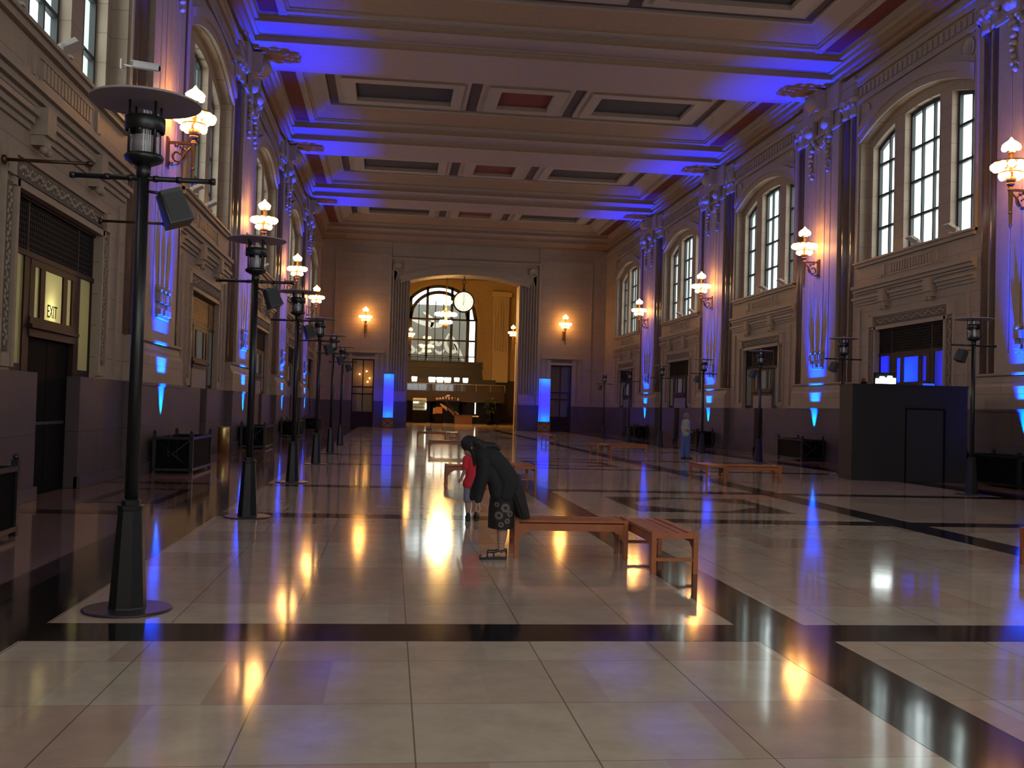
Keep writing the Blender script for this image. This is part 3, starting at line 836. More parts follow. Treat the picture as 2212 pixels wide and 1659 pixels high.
# exhibition banner hung outside, seen through the hall window
def banner():
    t = thing('exhibition_banner', 'grey banner with white scrolling shapes hung outside behind the far arched window', 'banner', (0, 133.0, 6.5))
    for sx in (-4.15, 4.15): MB().box(sx-0.06, sx+0.06, -0.06, 0.06, -6.5, 8.7).build('pole', GREY_M, t)
    b = MB(); b.box(-4.1, 4.1, -0.02, 0.02, 0.0, 8.6); b.build('cloth', mat('grey_banner_cloth', (0.20, 0.21, 0.215), 0.8, var=0.2, scale=0.6), t)
    INK = mat('white_banner_ink', (0.75, 0.76, 0.76), 0.8)
    def sw(pts, rad):
        w = MB()
        P = []
        for i in range(len(pts)-1):
            for k in range(8):
                u = k/8
                p0 = pts[max(i-1, 0)]; p1 = pts[i]; p2 = pts[i+1]; p3 = pts[min(i+2, len(pts)-1)]
                P.append(tuple(0.5*((2*p1[j])+(-p0[j]+p2[j])*u+(2*p0[j]-5*p1[j]+4*p2[j]-p3[j])*u*u+(-p0[j]+3*p1[j]-3*p2[j]+p3[j])*u**3) for j in (0, 1)))
        P.append(pts[-1])
        n = len(P); L = []; Rr = []
        for i, p in enumerate(P):
            q0 = P[max(i-1, 0)]; q1 = P[min(i+1, n-1)]
            dx, dz = q1[0]-q0[0], q1[1]-q0[1]; l = math.hypot(dx, dz) or 1
            r = rad*(0.25+0.75*math.sin(PI*(i+0.6)/(n+0.2)))
            L.append((p[0]-dz/l*r, p[1]+dx/l*r)); Rr.append((p[0]+dz/l*r, p[1]-dx/l*r))
        for i in range(n-1):
            w.prism([L[i], L[i+1], Rr[i+1], Rr[i]], lambda a, c, d: (a, d, c), -0.05, -0.02)
        w.build('scroll_motif', INK, t)
    sw([(-3.3, 6.6), (-1.5, 6.1), (0.4, 6.0), (1.4, 6.9)], 0.35)
    sw([(-1.8, 7.6), (-0.6, 6.6), (-0.8, 5.5)], 0.22)
    sw([(1.6, 4.9), (2.1, 4.3), (2.6, 3.4), (3.5, 1.5), (3.7, 0.9)], 0.24)
    sw([(1.6, 4.9), (1.2, 3.6), (1.7, 2.6), (2.6, 2.7), (2.3, 3.6)], 0.26)
    sw([(-3.6, 3.4), (-2.9, 2.6), (-3.4, 2.2)], 0.22); sw([(-2.5, 3.2), (-1.9, 3.3), (-1.7, 2.6), (-2.3, 2.2), (-2.6, 2.8)], 0.18)
    sw([(-1.2, 2.9), (-0.4, 3.8), (0.3, 3.4), (0.9, 4.1)], 0.26); sw([(-0.2, 2.7), (0.5, 2.3), (1.1, 2.8)], 0.2)
    sw([(-1.3, 2.0), (-1.15, 1.3), (-1.0, 0.8)], 0.12)
    k = MB(); r = random.Random(5)
    x = -3.3
    while x < 2.2:
        l = r.uniform(0.05, 0.16)
        if not (-0.35 < x < 0.45): k.box(x, x+l, -0.05, -0.02, 0.62, 0.76)
        x += l+0.05
    k.build('caption_line', mat('pale_banner_ink', (0.5, 0.5, 0.5), 0.8), t)['kind'] = 'stuff'
    y = MB(); y.ring(-0.12, 0.22, 0.42, 0.95, -0.06, 0.16, 0.48, 0.89, 0, 0.03)
    y.v = [(a, -0.02-c, b) for a, b, c in y.v]
    y.build('frame_logo', mat('yellow_banner_ink', (0.8, 0.6, 0.1), 0.8), t)['label'] = 'small yellow upright rectangle outline'
banner()

# ---------------------------------------------------------------- restaurant mezzanine in the hall
def mezzanine():
    Y = 110.0
    t = thing('mezzanine', 'dark two-level restaurant mezzanine standing in the hall beyond the arch', 'mezzanine', (0, Y, 0))
    b = MB(); b.box(-7.5, 6.6, 0, 9.8, 2.9, 3.5); b.box(-7.5, 6.6, -0.05, 0.02, 2.35, 3.5)
    b.build('deck', HWOOD, t)
    rl = thing('balcony_railing', 'glass railing with thin handrail along the edge of the dark mezzanine', 'railing', (0, Y-0.085, 0.0))
    g = MB()
    for k in range(9): g.box(-7.4+k*1.56, -7.4+k*1.56+1.5, -0.02, 0.0, 3.51, 4.2)
    g.build('glass_rail', GLASS_L, rl)
    h = MB(); h.cyl((-7.5, 0, 4.25), (6.6, 0, 4.25), 0.03, 8)
    for k in range(10): h.cyl((-7.45+k*1.56, -0.01, 3.5), (-7.45+k*1.56, 0, 4.25), 0.025, 6)
    h.build('handrail', GREY_M, rl)
    for x in (-6.5, -3.9, -1.0, 2.3, 5.9):
        for y in (0.3, 6.0): MB().box(x-0.15, x+0.15, y, y+0.3, 0, 2.9).build('post', BLACK, t)
    w = MB(); w.box(-7.5, 6.6, 6.6, 6.8, 0, 2.9); w.build('back_panel', HWOOD, t); w = MB(); w.box(-7.5, 6.6, Y+9.8, Y+10, 3.5, 5.1); structure(w.build('trim_22', HWOOD), 'dark screen along the back of the mezzanine', 'panelling')
    s = MB(); N = 12
    A = [(-1.25+3.3*i/N, 2.45+0.62*math.sin(PI*i/N)**0.8) for i in range(N+1)]
    s.prism(A, lambda a, c, d: (a, d, c), -0.1, -0.25); sg = s.build('sign_board', HWOOD, t)
    SIGN = emis('sign_letters', (0.75, 0.42, 0.22), 0.35)
    word = "HARVEY'S"
    for i, ch in enumerate(word):
        u = (i-3.5)/3.5
        text_mesh(ch, 0.36, 0.01, 'sign_letter', SIGN, sg, (0.40+u*1.12, -0.27, 2.72-0.10*u*u), (PI/2, u*0.12, 0))
    q = MB()
    for i in range(3): q.tube([(0.25+i*0.12, -0.27, 2.92), (0.33+i*0.12, -0.27, 3.02), (0.42+i*0.1, -0.27, 3.08)], 0.02, 6)
    q.tube([(0.1, -0.27, 2.9), (0.3, -0.27, 2.93), (0.55, -0.27, 3.0)], 0.02, 6)
    q.build('sign_flourish', SIGN, sg)
    st = MB()
    for k in range(9): st.box(0.1+k*0.21, 0.1+k*0.21+0.3, -0.5, 0.3, 2.3-k*0.25, 2.42-k*0.25)
    st.build('stair_tread', HWOOD, t)
    pn = MB()
    for x0, x1, z0, z1, h0 in ((-0.35, 0.4, 2.15, 1.75, 0.45), (0.47, 1.15, 1.70, 1.25, 0.45), (1.25, 1.65, 1.35, 1.1, 0.45)):
        pn.prism([(x0, z0), (x1, z1), (x1, z1-h0), (x0, z0-h0*0.4)], lambda a, c, d: (a, d, c), -0.05, 0.0)
    pn.build('stair_soffit', mat('tan_soffit', (0.45, 0.3, 0.17), 0.6), t)
mezzanine()
LANT = emis('lit_lantern_shade', (1.0, 0.98, 0.80), 3.5)
def lantern(x, wdt, hgt, z, label):
    t = thing('lantern', label, 'lamp', (x, 110.45, 3.5), 0, 'white lanterns along the mezzanine')
    s = MB(); s.lathe([(wdt*0.40, z-3.5), (wdt*0.5, z-3.5+hgt*0.75), (wdt*0.46, z-3.5+hgt)], n=8); s.build('shade', LANT, t)
    p = MB(); p.cyl((0, 0, 0), (0, 0, z-3.5), 0.04, 8); p.build('post', BLACK, t); MB().lathe([(wdt*0.5, z-3.5+hgt), (0.03, z-3.5+hgt+0.12)], n=8).build('cap', BLACK, t)
for x, w_, h_, lb in ((-3.22, 0.62, 0.52, 'white lantern far left on the mezzanine, set apart from the row'), (-1.31, 0.78, 0.55, 'leftmost of three large white lanterns on the mezzanine'),
                      (-0.45, 0.78, 0.55, 'middle of three large white lanterns on the mezzanine'), (0.38, 0.78, 0.55, 'rightmost of three large white lanterns on the mezzanine'),
                      (1.38, 0.6, 0.42, 'smaller white lantern just right of the three large ones'), (2.32, 0.6, 0.5, 'white lantern at the right end of the mezzanine row')):
    lantern(x, w_, h_, 4.97-h_, lb)
def hall_bits():
    t = thing('display_case', 'lit glass display case of goods under the mezzanine', 'display case', (-2.6, 108.85, 0))
    b = MB(); b.box(-0.75, 0.75, 0, 0.6, 0, 1.35); b.build('counter', BLACK, t)
    c = MB(); c.box(-0.72, 0.72, 0.5, 0.55, 1.35, 2.65); c.build('back_panel', emis('case_glow', (0.55, 0.5, 0.28), 0.16), t)
    s = MB()
    for z in (1.6, 1.95, 2.3): s.box(-0.72, 0.72, 0.1, 0.5, z, z+0.03)
    s.build('shelf', STEEL, t)
    k = MB(); r = random.Random(2)
    for z in (1.63, 1.98, 2.33):
        for i in range(9): x = -0.62+i*0.15; k.lathe([(0.05, 0), (0.05, 0.14), (0.02, 0.2), (0.02, 0.24)], (x, 0.3, z), 8)
    o = k.build('jar', mat('jar_glass', (0.3, 0.32, 0.25), 0.2), t); o['kind'] = 'stuff'
    MB().box(-0.7, -0.15, 0.2, 0.25, 2.12, 2.25).build('strip_light', LANT, t); MB().box(0.58, 0.72, 0.2, 0.25, 1.5, 2.1).build('strip_light', LANT, t)
    t = thing('menu_board', 'brown menu board on the host stand below the sign', 'board', (-0.45, 109.0, 0))
    b = MB(); b.box(-0.42, 0.28, 0, 0.05, 1.05, 1.75); b.build('board', mat('brown_board', (0.3, 0.13, 0.06), 0.5), t)
    b = MB(); b.box(-0.5, 0.4, -0.1, 0.3, 0, 1.05); b.build('stand', BLACK, t)
    b = MB(); b.box(-0.72, -0.45, 0.0, 0.05, 1.0, 1.65); b.build('side_leaf', mat('beige_board', (0.3, 0.22, 0.16), 0.5), t)
    t = thing('service_counter', 'low brown counter with small items in the hall, right of the host stand', 'counter', (1.9, 106.0, 0))
    b = MB(); b.box(-0.9, 0.9, 0, 0.8, 0, 0.95); b.build('body', mat('counter_wood', (0.10, 0.045, 0.03), 0.5), t)
    b = MB(); b.box(-0.95, 0.95, -0.05, 0.85, 0.95, 1.0); b.build('top', HWOOD, t)
    b = MB(); b.box(0.75, 1.6, 0.1, 0.5, 0.8, 0.92); b.build('tray', WHITE_P, t)
    t = thing('tube_light', 'thin upright white light tube under the mezzanine right of the stair', 'lamp', (3.35, 109.0, 0))
    b = MB(); b.cyl((0, 0, 1.1), (0, 0, 2.3), 0.05, 8); b.build('tube', LANT, t)
    b = MB(); b.cyl((0, 0, 0), (0, 0, 1.1), 0.06, 8); b.build('post', BLACK, t)
    t = thing('potted_tree', 'leafy green potted tree in the shade of the mezzanine', 'plant', (4.7, 106.5, 0))
    b = MB(); b.lathe([(0.3, 0), (0.42, 0.6), (0.4, 0.62)], n=14); b.build('pot', BLACK, t)
    b = MB(); b.cyl((0, 0, 0.5), (0, 0, 1.5), 0.05, 8); b.build('trunk', HWOOD, t)
    b = MB(); r = random.Random(4)
    for i in range(160):
        a = r.uniform(0, 2*PI); h = r.uniform(-0.8, 0.9); q = r.uniform(0.2, 0.75)*(1-abs(h)*0.6)
        c = Vector((q*math.cos(a), q*math.sin(a), 2.0+h)); R = Matrix.Rotation(a, 3, 'Z') @ Matrix.Rotation(r.uniform(-0.8, 0.8), 3, 'X')
        b.add([c+R@Vector(v) for v in ((-0.05, 0, 0), (0, 0.16, 0.02), (0.05, 0, 0), (0, -0.16, -0.02))], [(0, 1, 2, 3)])
    b.build('foliage', mat('dark_foliage', (0.02, 0.06, 0.015), 0.5), t)
hall_bits()

# ================================================================== LIGHT FITTINGS
GOLD = mat('aged_gilt_bronze', (0.20, 0.10, 0.035), 0.35, metal=0.8, var=0.3, scale=12)
def ball_mesh(name, r, m, n=10, sq=(1, 1, 1)):
    return MB().ball((0, 0, 0), r, n, 0, sq).mesh(name, m)
GL_BIG = ball_mesh('globe', 0.105, GLOBE); GL_SM = ball_mesh('globe', 0.085, GLOBE)
FLAME = MB().lathe([(0.05, -0.12), (0.21, -0.08), (0.24, 0.0), (0.17, 0.07), (0.07, 0.14), (0.03, 0.2), (0.0, 0.23)], n=10).mesh('flame_shade', GLOBE)
def put(me, name, parent, loc):
    o = bpy.data.objects.new(name, me); COL.objects.link(o); o.parent = parent; o.location = loc; return o
def sconce_parts(root, OUT, wall=True):
    """local: +y out of the wall, z=0 at the arm; stem at y=OUT"""
    st = MB()
    st.tube([(0, OUT, -1.05), (0, OUT, -0.95), (0, OUT, -0.6), (0, OUT, 0.0), (0, OUT, 0.16)], [0.012, 0.035, 0.045, 0.065, 0.05], 10)
    for z, r in ((-0.95, 0.05), (-0.62, 0.06), (0.0, 0.085), (0.16, 0.11), (0.22, 0.09)): st.ball((0, OUT, z), r, 10, 0, (1, 1, 0.6))
    st.lathe([(0.06, 0.15), (0.16, 0.3), (0.10, 0.36), (0.05, 0.5), (0.05, 0.95), (0.09, 1.0), (0.04, 1.04)], (0, OUT, 0), 12)
    st.build('stem', GOLD, root)
    ar = MB()
    if wall:
        ar.box(-0.13, 0.13, 0.0, 0.04, -0.62, 0.12); ar.box(-0.04, 0.04, 0.0, OUT, -0.03, 0.03)
        sp = []
        for i in range(20):
            a = i/19*2.2*PI; r = 0.05+0.17*(i/19)
            sp.append((0, 0.26+r*math.cos(a+0.4), -0.30+r*math.sin(a+0.4)))
        ar.tube(sp, 0.028, 8)
        ar.tube([(0, 0.04, -0.52), (0, 0.16, -0.56), (0, 0.30, -0.50), (0, 0.42, -0.25), (0, OUT-0.03, -0.05)], 0.03, 8)
        for y, z in ((0.22, -0.06), (0.34, -0.1), (0.1, -0.5)): ar.ball((0, y, z), 0.055, 8)
        ar.build('bracket', GOLD, root)
    rg = MB()
    for r, z, th in ((0.42, 0.74, 0.025), (0.27, 0.47, 0.022)):
        rg.tube([(r*math.cos(2*PI*k/24), OUT+r*math.sin(2*PI*k/24), z) for k in range(25)], th, 6)
        for k in range(6): a = 2*PI*k/6; rg.cyl((0.04*math.cos(a), OUT+0.04*math.sin(a), z-0.02), (r*math.cos(a), OUT+r*math.sin(a), z), 0.012, 5)
    rg.build('ring', GOLD, root)
    for k in range(12):
        a = 2*PI*k/12; put(GL_BIG, 'globe', root, (0.42*math.cos(a), OUT+0.42*math.sin(a), 0.63))
    for k in range(7):
        a = 2*PI*(k+0.5)/7; put(GL_SM, 'globe', root, (0.25*math.cos(a), OUT+0.25*math.sin(a), 0.37))
    for k in range(4):
        a = 2*PI*(k+0.5)/4; put(GL_SM, 'globe', root, (0.17*math.cos(a), OUT+0.17*math.sin(a), 1.13))
    put(FLAME, 'flame_shade', root, (0, OUT, 1.20))
ordn = ['first', 'second', 'third', 'fourth', 'fifth']
sc0 = None
def place_sconce(loc, rz, label, group):
    global sc0
    if sc0 is None:
        sc0 = thing('wall_sconce', label, 'wall lamp', loc, rz, group); sconce_parts(sc0, 0.62)
        return sc0
    return dup(sc0, loc, rz, label, group)
where = {-1: ['left-wall sconce nearest the camera, partly behind the first lamp post disc', 'left-wall sconce just above the second lamp post', 'third glowing sconce from the camera on the left wall', 'left-wall sconce farthest from the camera, near the end wall'],
         1: ['glowing sconce at the right edge of the photo, nearest on the right wall', 'right-wall sconce between the two nearest right windows', 'third glowing sconce from the camera on the right wall', 'right-wall sconce farthest from the camera, in front of the last window']}
for s in (-1, 1):
    for k in range(4):
        place_sconce((s*(WX-0.21), PIERS[k+2], 7.92), PI/2 if s > 0 else -PI/2, where[s][k], 'torch sconces on the pilasters')
place_sconce((-7.84, YE, 8.02), PI, 'torch sconce on the end wall left of the arch', 'torch sconces on the end wall')
place_sconce((8.05, YE, 8.02), PI, 'torch sconce on the end wall right of the arch', 'torch sconces on the end wall')
place_sconce((6.9, 101.0, 8.75), PI/2, 'torch sconce on the hall wall seen through the arch at right', 'torch sconces in the hall')
place_sconce((-3.5, HY-0.1, 10.0), PI, 'torch sconce on the frame of the far arched window', 'torch sconces in the hall')
# blue glow: flood lamps standing in the planters at the foot of each pilaster are built with the planters

def chandelier():
    t = thing('chandelier', 'large brass chandelier with rings of lit globes before the far arched window', 'chandelier', (-0.55, 100.0, 9.9))
    b = MB(); b.cyl((0, 0, 0.2), (0, 0, 7.7), 0.05, 8); b.lathe([(0.02, -0.5), (0.12, -0.3), (0.25, 0), (0.1, 0.3), (0.2, 1.2), (0.08, 1.6)], n=14)
    b.build('stem', GOLD, t)
    r = MB()
    for R_, z in ((0.95, 1.1), (0.5, 0.35), (0.45, 2.1)): r.tube([(R_*math.cos(2*PI*k/28), R_*math.sin(2*PI*k/28), z) for k in range(29)], 0.04, 6)
    for k in range(8): a = 2*PI*k/8; r.cyl((0, 0, 1.4), (0.95*math.cos(a), 0.95*math.sin(a), 1.1), 0.03, 6)
    r.build('ring', GOLD, t)
    G1 = ball_mesh('globe', 0.17, emis('lit_chandelier_globe', (1.0, 0.55, 0.14), 105.0))
    for R_, z, n_ in ((0.95, 0.98, 16), (0.5, 0.22, 9), (0.45, 2.2, 6)):
        for k in range(n_): a = 2*PI*k/n_; put(G1, 'globe', t, (R_*math.cos(a), R_*math.sin(a), z))
chandelier()
def clock():
    t = thing('hanging_clock', 'large round lit clock hanging from the crown of the arch', 'clock', (-0.08, 81.8, 10.27))
    f = MB(); f.lathe([(0.0, -0.13), (0.76, -0.12), (0.76, 0.12), (0.0, 0.13)], n=40, smooth=False, axis=(0, -1, 0)); f.build('face', emis('clock_face_glass', (1.0, 0.90, 0.66), 0.62), t)
    r = MB()
    r.tube([(0.82*math.cos(2*PI*k/40), 0, 0.82*math.sin(2*PI*k/40)) for k in range(41)], 0.07, 8)
    r.lathe([(0.84, -0.16), (0.78, -0.17), (0.78, 0.17), (0.84, 0.16)], n=40, axis=(0, -1, 0), cap=False)
    r.build('rim', BRONZE, t)
    n_ = MB()
    for k in range(12):
        a = 2*PI*k/12; R = Matrix.Rotation(-a, 3, 'Y'); n_.obox(R @ Vector((0, -0.135, 0.64)), (0.03, 0.01, 0.12), R)
    n_.build('hour_mark', BLACK, t)
    R = Matrix.Rotation(math.radians(192), 3, 'Y'); h = MB(); h.obox(R @ Vector((0, -0.145, 0.15)), (0.04, 0.01, 0.34), R); h.build('hour_hand', BLACK, t)
    m = MB(); m.obox((0.01, -0.15, 0.28), (0.025, 0.01, 0.6)); m.build('minute_hand', BLACK, t)
    h = MB(); h.lathe([(0.10, 0.82), (0.14, 0.95), (0.06, 1.1), (0.04, 1.45)], n=10)
    h.tube([(0.13*math.cos(2*PI*k/16), 0, 1.6+0.13*math.sin(2*PI*k/16)) for k in range(17)], 0.025, 6); h.cyl((0, 0, 1.72), (0, 0, 2.1), 0.04, 8)
    h.build('hanger', BRONZE, t)
clock()
# ================================================================== LAMP POSTS
PXL = 7.709; POST_Y0, POST_S = 8.455, 6.838
SPK_G = mat('dark_speaker_grille', (0.032, 0.036, 0.036), 0.7, var=0.2, scale=60)
def make_post():
    t = thing('lamp_post', '', 'lamp post')
    def part(nm, m): 
        def go(fn):
            b = MB(); fn(b); return b.build(nm, m, t)
        return go
    IR = IRON
    b = MB(); b.lathe([(0.345, 0), (0.345, 0.012), (0.33, 0.018)], n=40); b.build('base_disc', mat('dull_steel_plate', (0.05, 0.042, 0.045), 0.3, metal=0.4), t)
    b = MB(); b.lathe([(0.150, 0.015), (0.145, 0.03), (0.098, 0.79), (0.105, 0.80), (0.105, 0.83), (0.075, 0.835), (0.075, 0.87), (0.06, 0.88)], n=8, smooth=False, phase=0.5); b.build('pedestal', IR, t)
    b = MB(); b.cyl((0, 0, 0.86), (0, 0, 3.50), 0.054, 16, r2=0.046); b.lathe([(0.046, 3.46), (0.056, 3.5), (0.056, 3.57)], n=14); b.build('pole', IR, t)
    b = MB(); b.cyl((-0.545, 0, 3.46), (0.545, 0, 3.46), 0.021, 10)
    for x in (-0.545, -0.28, -0.1, 0.1, 0.28, 0.545): b.cyl((x-0.02, 0, 3.46), (x+0.02, 0, 3.46), 0.027, 10)
    b.build('crossbar', IR, t)
    b = MB(); b.lathe([(0.06, 3.56), (0.145, 3.60), (0.155, 3.63), (0.14, 3.65)], n=20); b.build('lantern_base', IR, t)
    b = MB(); b.lathe([(0.125, 3.65), (0.125, 4.02)], n=28, cap=False); b.build('lantern_glass', GLASS_L, t)
    b = MB(); b.lathe([(0.10, 3.66), (0.095, 3.80), (0.02, 3.80)], n=12); b.lathe([(0.03, 3.80), (0.03, 3.95)], n=8); b.build('lamp_reflector', GREY_M, t)
    b = MB(); b.lathe([(0.150, 3.835), (0.155, 3.84), (0.155, 3.945), (0.150, 3.95), (0.143, 3.95), (0.143, 3.835)], n=28, cap=False); b.build('lantern_band', IR, t)
    for k in range(4):
        a = PI/4+PI/2*k
        b = MB(); b.cyl((0.14*math.cos(a), 0.14*math.sin(a), 3.62), (0.14*math.cos(a), 0.14*math.sin(a), 4.07), 0.010, 6); b.build('lantern_rod', IR, t)
    b = MB(); b.lathe([(0.43, 4.065), (0.435, 4.073), (0.43, 4.083), (0.02, 4.105)], n=48); b.lathe([(0.03, 4.1), (0.03, 4.13), (0.015, 4.14)], n=8)
    d = b.build('reflector_disc', GREY_M, t)
    sp = MB()                                       # speaker: wedge shaped cabinet tipped down
    R = Matrix.Rotation(math.radians(-22), 3, 'Y') @ Matrix.Rotation(math.radians(25), 3, 'Z')
    sp.obox((0.26, -0.06, 3.22), (0.20, 0.20, 0.28), R, 0, 0.82)
    s_ = sp.build('speaker', mat('grey_speaker_cabinet', (0.045, 0.05, 0.05), 0.45), t)
    g = MB(); g.obox(Vector((0.26, -0.06, 3.22)) + R @ Vector((0, -0.098, -0.01)), (0.16, 0.012, 0.22), R); g.build('grille', SPK_G, s_)
    k = MB(); k.cyl((0.0, 0, 3.36), (0.17, -0.02, 3.34), 0.012, 6); k.ball((0.2, -0.03, 3.34), 0.035, 8); k.build('speaker_bracket', IR, t)
    return t
post0 = make_post()
PL = ['nearest and tallest-looking black lamp post at far left with wide round disc and hanging speaker', 'second lamp post from the camera in the left row', 'third lamp post from the camera in the left row',
      'fourth lamp post from the camera in the left row', 'fifth lamp post from the camera in the left row', 'sixth lamp post, farthest of the left row that stands clear']
PR = ['lamp post at far right in front of the dark booth, nearest of the right row', 'lamp post just left of the dark booth in the right row', 'lamp post in front of the right-hand doorway between the two lit pilasters',
      'lamp post beside the standing man in the right row', 'lamp post just left of the standing man in the right row', 'lamp post before the far right doorway', 'lamp post farthest back in the right row by the end wall']
first = True
for s, labs, i0 in ((-1, PL, 0), (1, PR, 2)):
    for i, lb in enumerate(labs):
        loc = (s*PXL, POST_Y0+POST_S*(i+i0), 0.0015)
        rz = 0.0 if s < 0 else PI
        if first: o = post0; o.location = loc; o['label'] = lb; o['group'] = 'lamp posts along the hall'; first = False
        else: o = dup(post0, loc, rz, lb, 'lamp posts along the hall')

# ================================================================== BENCHES
def make_bench(L=1.48, W=0.50, H=0.43):
    t = thing('bench', '', 'bench')
    for i in range(5):
        b = MB(); w_ = W/5
        zz = 0.012*((i-2)/2)**2
        b.box(-L/2+0.01, L/2-0.01, -W/2+i*w_+0.006, -W/2+(i+1)*w_-0.006, H-0.032+zz, H-0.008+zz); b.build('slat', TEAK, t)
    for sx in (-1, 1):
        for sy in (-1, 1):
            b = MB(); b.box(sx*(L/2), sx*(L/2-0.055), sy*W/2, sy*(W/2-0.05), 0, H+0.012)
            pr = [(0, 0), (0.13, 0), (0.115, -0.02), (0.05, -0.045), (0.018, -0.10), (0.0, -0.13)]
            x0 = sx*(L/2-0.055)
            b.prism([(x0-sx*a, H-0.115+c) for a, c in pr], lambda a, c, d: (a, d, c), sy*(W/2-0.01), sy*(W/2-0.04))
            b.build('leg', TEAK, t)
        b = MB(); b.box(sx*(L/2-0.01), sx*(L/2-0.045), -W/2+0.05, W/2-0.05, 0.13, 0.165); b.build('stretcher', TEAK, t)
        b = MB(); b.prism([(-W/2+0.04, H+0.012), (-W/4, H-0.004), (0, H-0.008), (W/4, H-0.004), (W/2-0.04, H+0.012), (W/2-0.04, H-0.06), (-W/2+0.04, H-0.06)], lambda a, c, d: (d, a, c), sx*(L/2-0.005), sx*(L/2-0.05))
        b.build('end_rail', TEAK, t)
    for sy in (-1, 1):
        b = MB(); b.box(-L/2+0.05, L/2-0.05, sy*(W/2-0.01), sy*(W/2-0.035), H-0.115, H-0.035); b.build('apron', TEAK, t)
    return t
bench0 = make_bench()
BE = [((-3.585, 11.68, 0.0016), 0, 'teak bench beside the bending woman, seen from its long side'),
      ((-2.66, 11.18, 0.0016), PI/2, 'slatted teak bench set end-on at the right end of the nearest bench'),
      ((2.125, 10.70, 0.0016), PI/2, 'teak bench at the right edge of the photo, only a sliver showing'),
      ((-3.70, 22.50, 0), 0, 'teak bench behind the child in red, long side on'),
      ((-2.66, 23.10, 0), PI/2, 'teak bench end just right of the bending woman, behind her'),
      ((2.45, 25.42, 0), PI/2, 'end-on teak bench at the left of the right-hand pair, near the black band'),
      ((3.45, 25.0, 0), 0, 'long side-on teak bench of the right-hand pair below the dark planter'),
      ((-3.45, 38.9, 0), 0, 'side-on teak bench in the middle distance left of the woman'),
      ((-2.4, 39.75, 0), PI/2, 'end-on teak bench behind the head of the woman'),
      ((2.66, 39.9, 0), PI/2, 'end-on teak bench of the far right pair with a lit top'),
      ((3.65, 39.3, 0), 0, 'side-on teak bench of the far right pair left of the standing man'),
      ((-3.55, 52.4, 0), 0, 'farthest side-on teak bench in the centre of the hall'),
      ((-2.45, 52.6, 0), PI/2, 'farthest end-on teak bench in the centre of the hall'),
      ((2.5, 52.3, 0), PI/2, 'farthest teak bench on the right, before the blue column')]
for i, (loc, rz, lb) in enumerate(BE):
    if i == 0: bench0.location = loc; bench0.scale = (0.885, 1, 1); bench0.rotation_euler = (0, 0, rz); bench0['label'] = lb; bench0['group'] = 'teak benches on the marble floor'
    else: dup(bench0, loc, rz, lb, 'teak benches on the marble floor').scale = (1, 1, 1)

# ================================================================== PLANTERS with blue floods
SOIL = mat('dark_soil', (0.02, 0.012, 0.008), 0.9, bump=0.5, scale=20)
def make_planter(L=2.5, W=0.9, H=0.92):
    """long axis local x; the wall is at +y"""
    t = thing('planter', '', 'planter')
    b = MB(); b.box(-L/2+0.04, L/2-0.04, -W/2+0.03, -W/2+0.06, 0.08, H-0.1); b.box(-L/2+0.04, L/2-0.04, W/2-0.06, W/2-0.03, 0.08, H-0.1)
    b.box(-L/2+0.03, -L/2+0.06, -W/2+0.04, W/2-0.04, 0.08, H-0.1); b.box(L/2-0.06, L/2-0.03, -W/2+0.04, W/2-0.04, 0.08, H-0.1); b.box(-L/2+0.05, L/2-0.05, -W/2+0.05, W/2-0.05, 0.06, 0.1)
    b.build('box', BLACK, t)
    for sx in (-1, 1):
        for sy in (-1, 1):
            b = MB(); b.box(sx*L/2, sx*(L/2-0.08), sy*W/2, sy*(W/2-0.08), 0, H); b.ball((sx*(L/2-0.04), sy*(W/2-0.04), H+0.03), 0.04, 8); b.build('post', IRON, t)
    b = MB()
    for sy in (-1, 1):
        b.box(-L/2, L/2, sy*W/2, sy*(W/2-0.04), H-0.14, H-0.08); b.box(-L/2, L/2, sy*W/2, sy*(W/2-0.04), 0.06, 0.12)
    for sx in (-1, 1):
        b.box(sx*L/2, sx*(L/2-0.04), -W/2, W/2, H-0.14, H-0.08); b.box(sx*L/2, sx*(L/2-0.04), -W/2, W/2, 0.06, 0.12)
    b.build('rail', IRON, t)
    for sx in (-1, 1):
        b = MB()
        for e in (-1, 1): b.tube([(sx*(L/2+0.0), e*(W/2-0.08), 0.14), (sx*(L/2), -e*(W/2-0.08), H-0.16)], 0.014, 6)
        for e in (-1, 1): b.tube([(sx*(L/2), e*0.1, 0.14), (sx*(L/2), e*0.1, H-0.16)], 0.010, 6)
        b.build('end_cross', IRON, t)
    b = MB(); b.box(-L/2+0.06, L/2-0.06, -W/2+0.06, W/2-0.06, H-0.32, H-0.27); b.build('soil', SOIL, t)
    b = MB(); b.lathe([(0.03, H-0.25), (0.05, H-0.08), (0.045, H-0.08)], (0, 0.33, 0), 14); b.build('flood_lamp', STEEL, t)
    return t
planter0 = make_planter()
PLAB = {(-1, 1): 'black planter at the left edge of the photo, only its end showing', (-1, 2): 'black latticed planter at the foot of the first blue-lit left pilaster',
        (-1, 3): 'black planter behind the second left lamp post', (-1, 4): 'black planter behind the third left lamp post', (-1, 5): 'farthest black planter along the left wall',
        (1, 2): 'black planter at the right edge behind the booth, faint blue on top', (1, 3): 'black planter left of the booth below the brightest blue-lit right pilaster', (1, 4): 'black planter behind the standing man at the right wall', (1, 5): 'farthest black planter along the right wall'}
PLY = {(-1, 1): 11.64, (1, 2): 25.31}
firstp = True
uplights = []
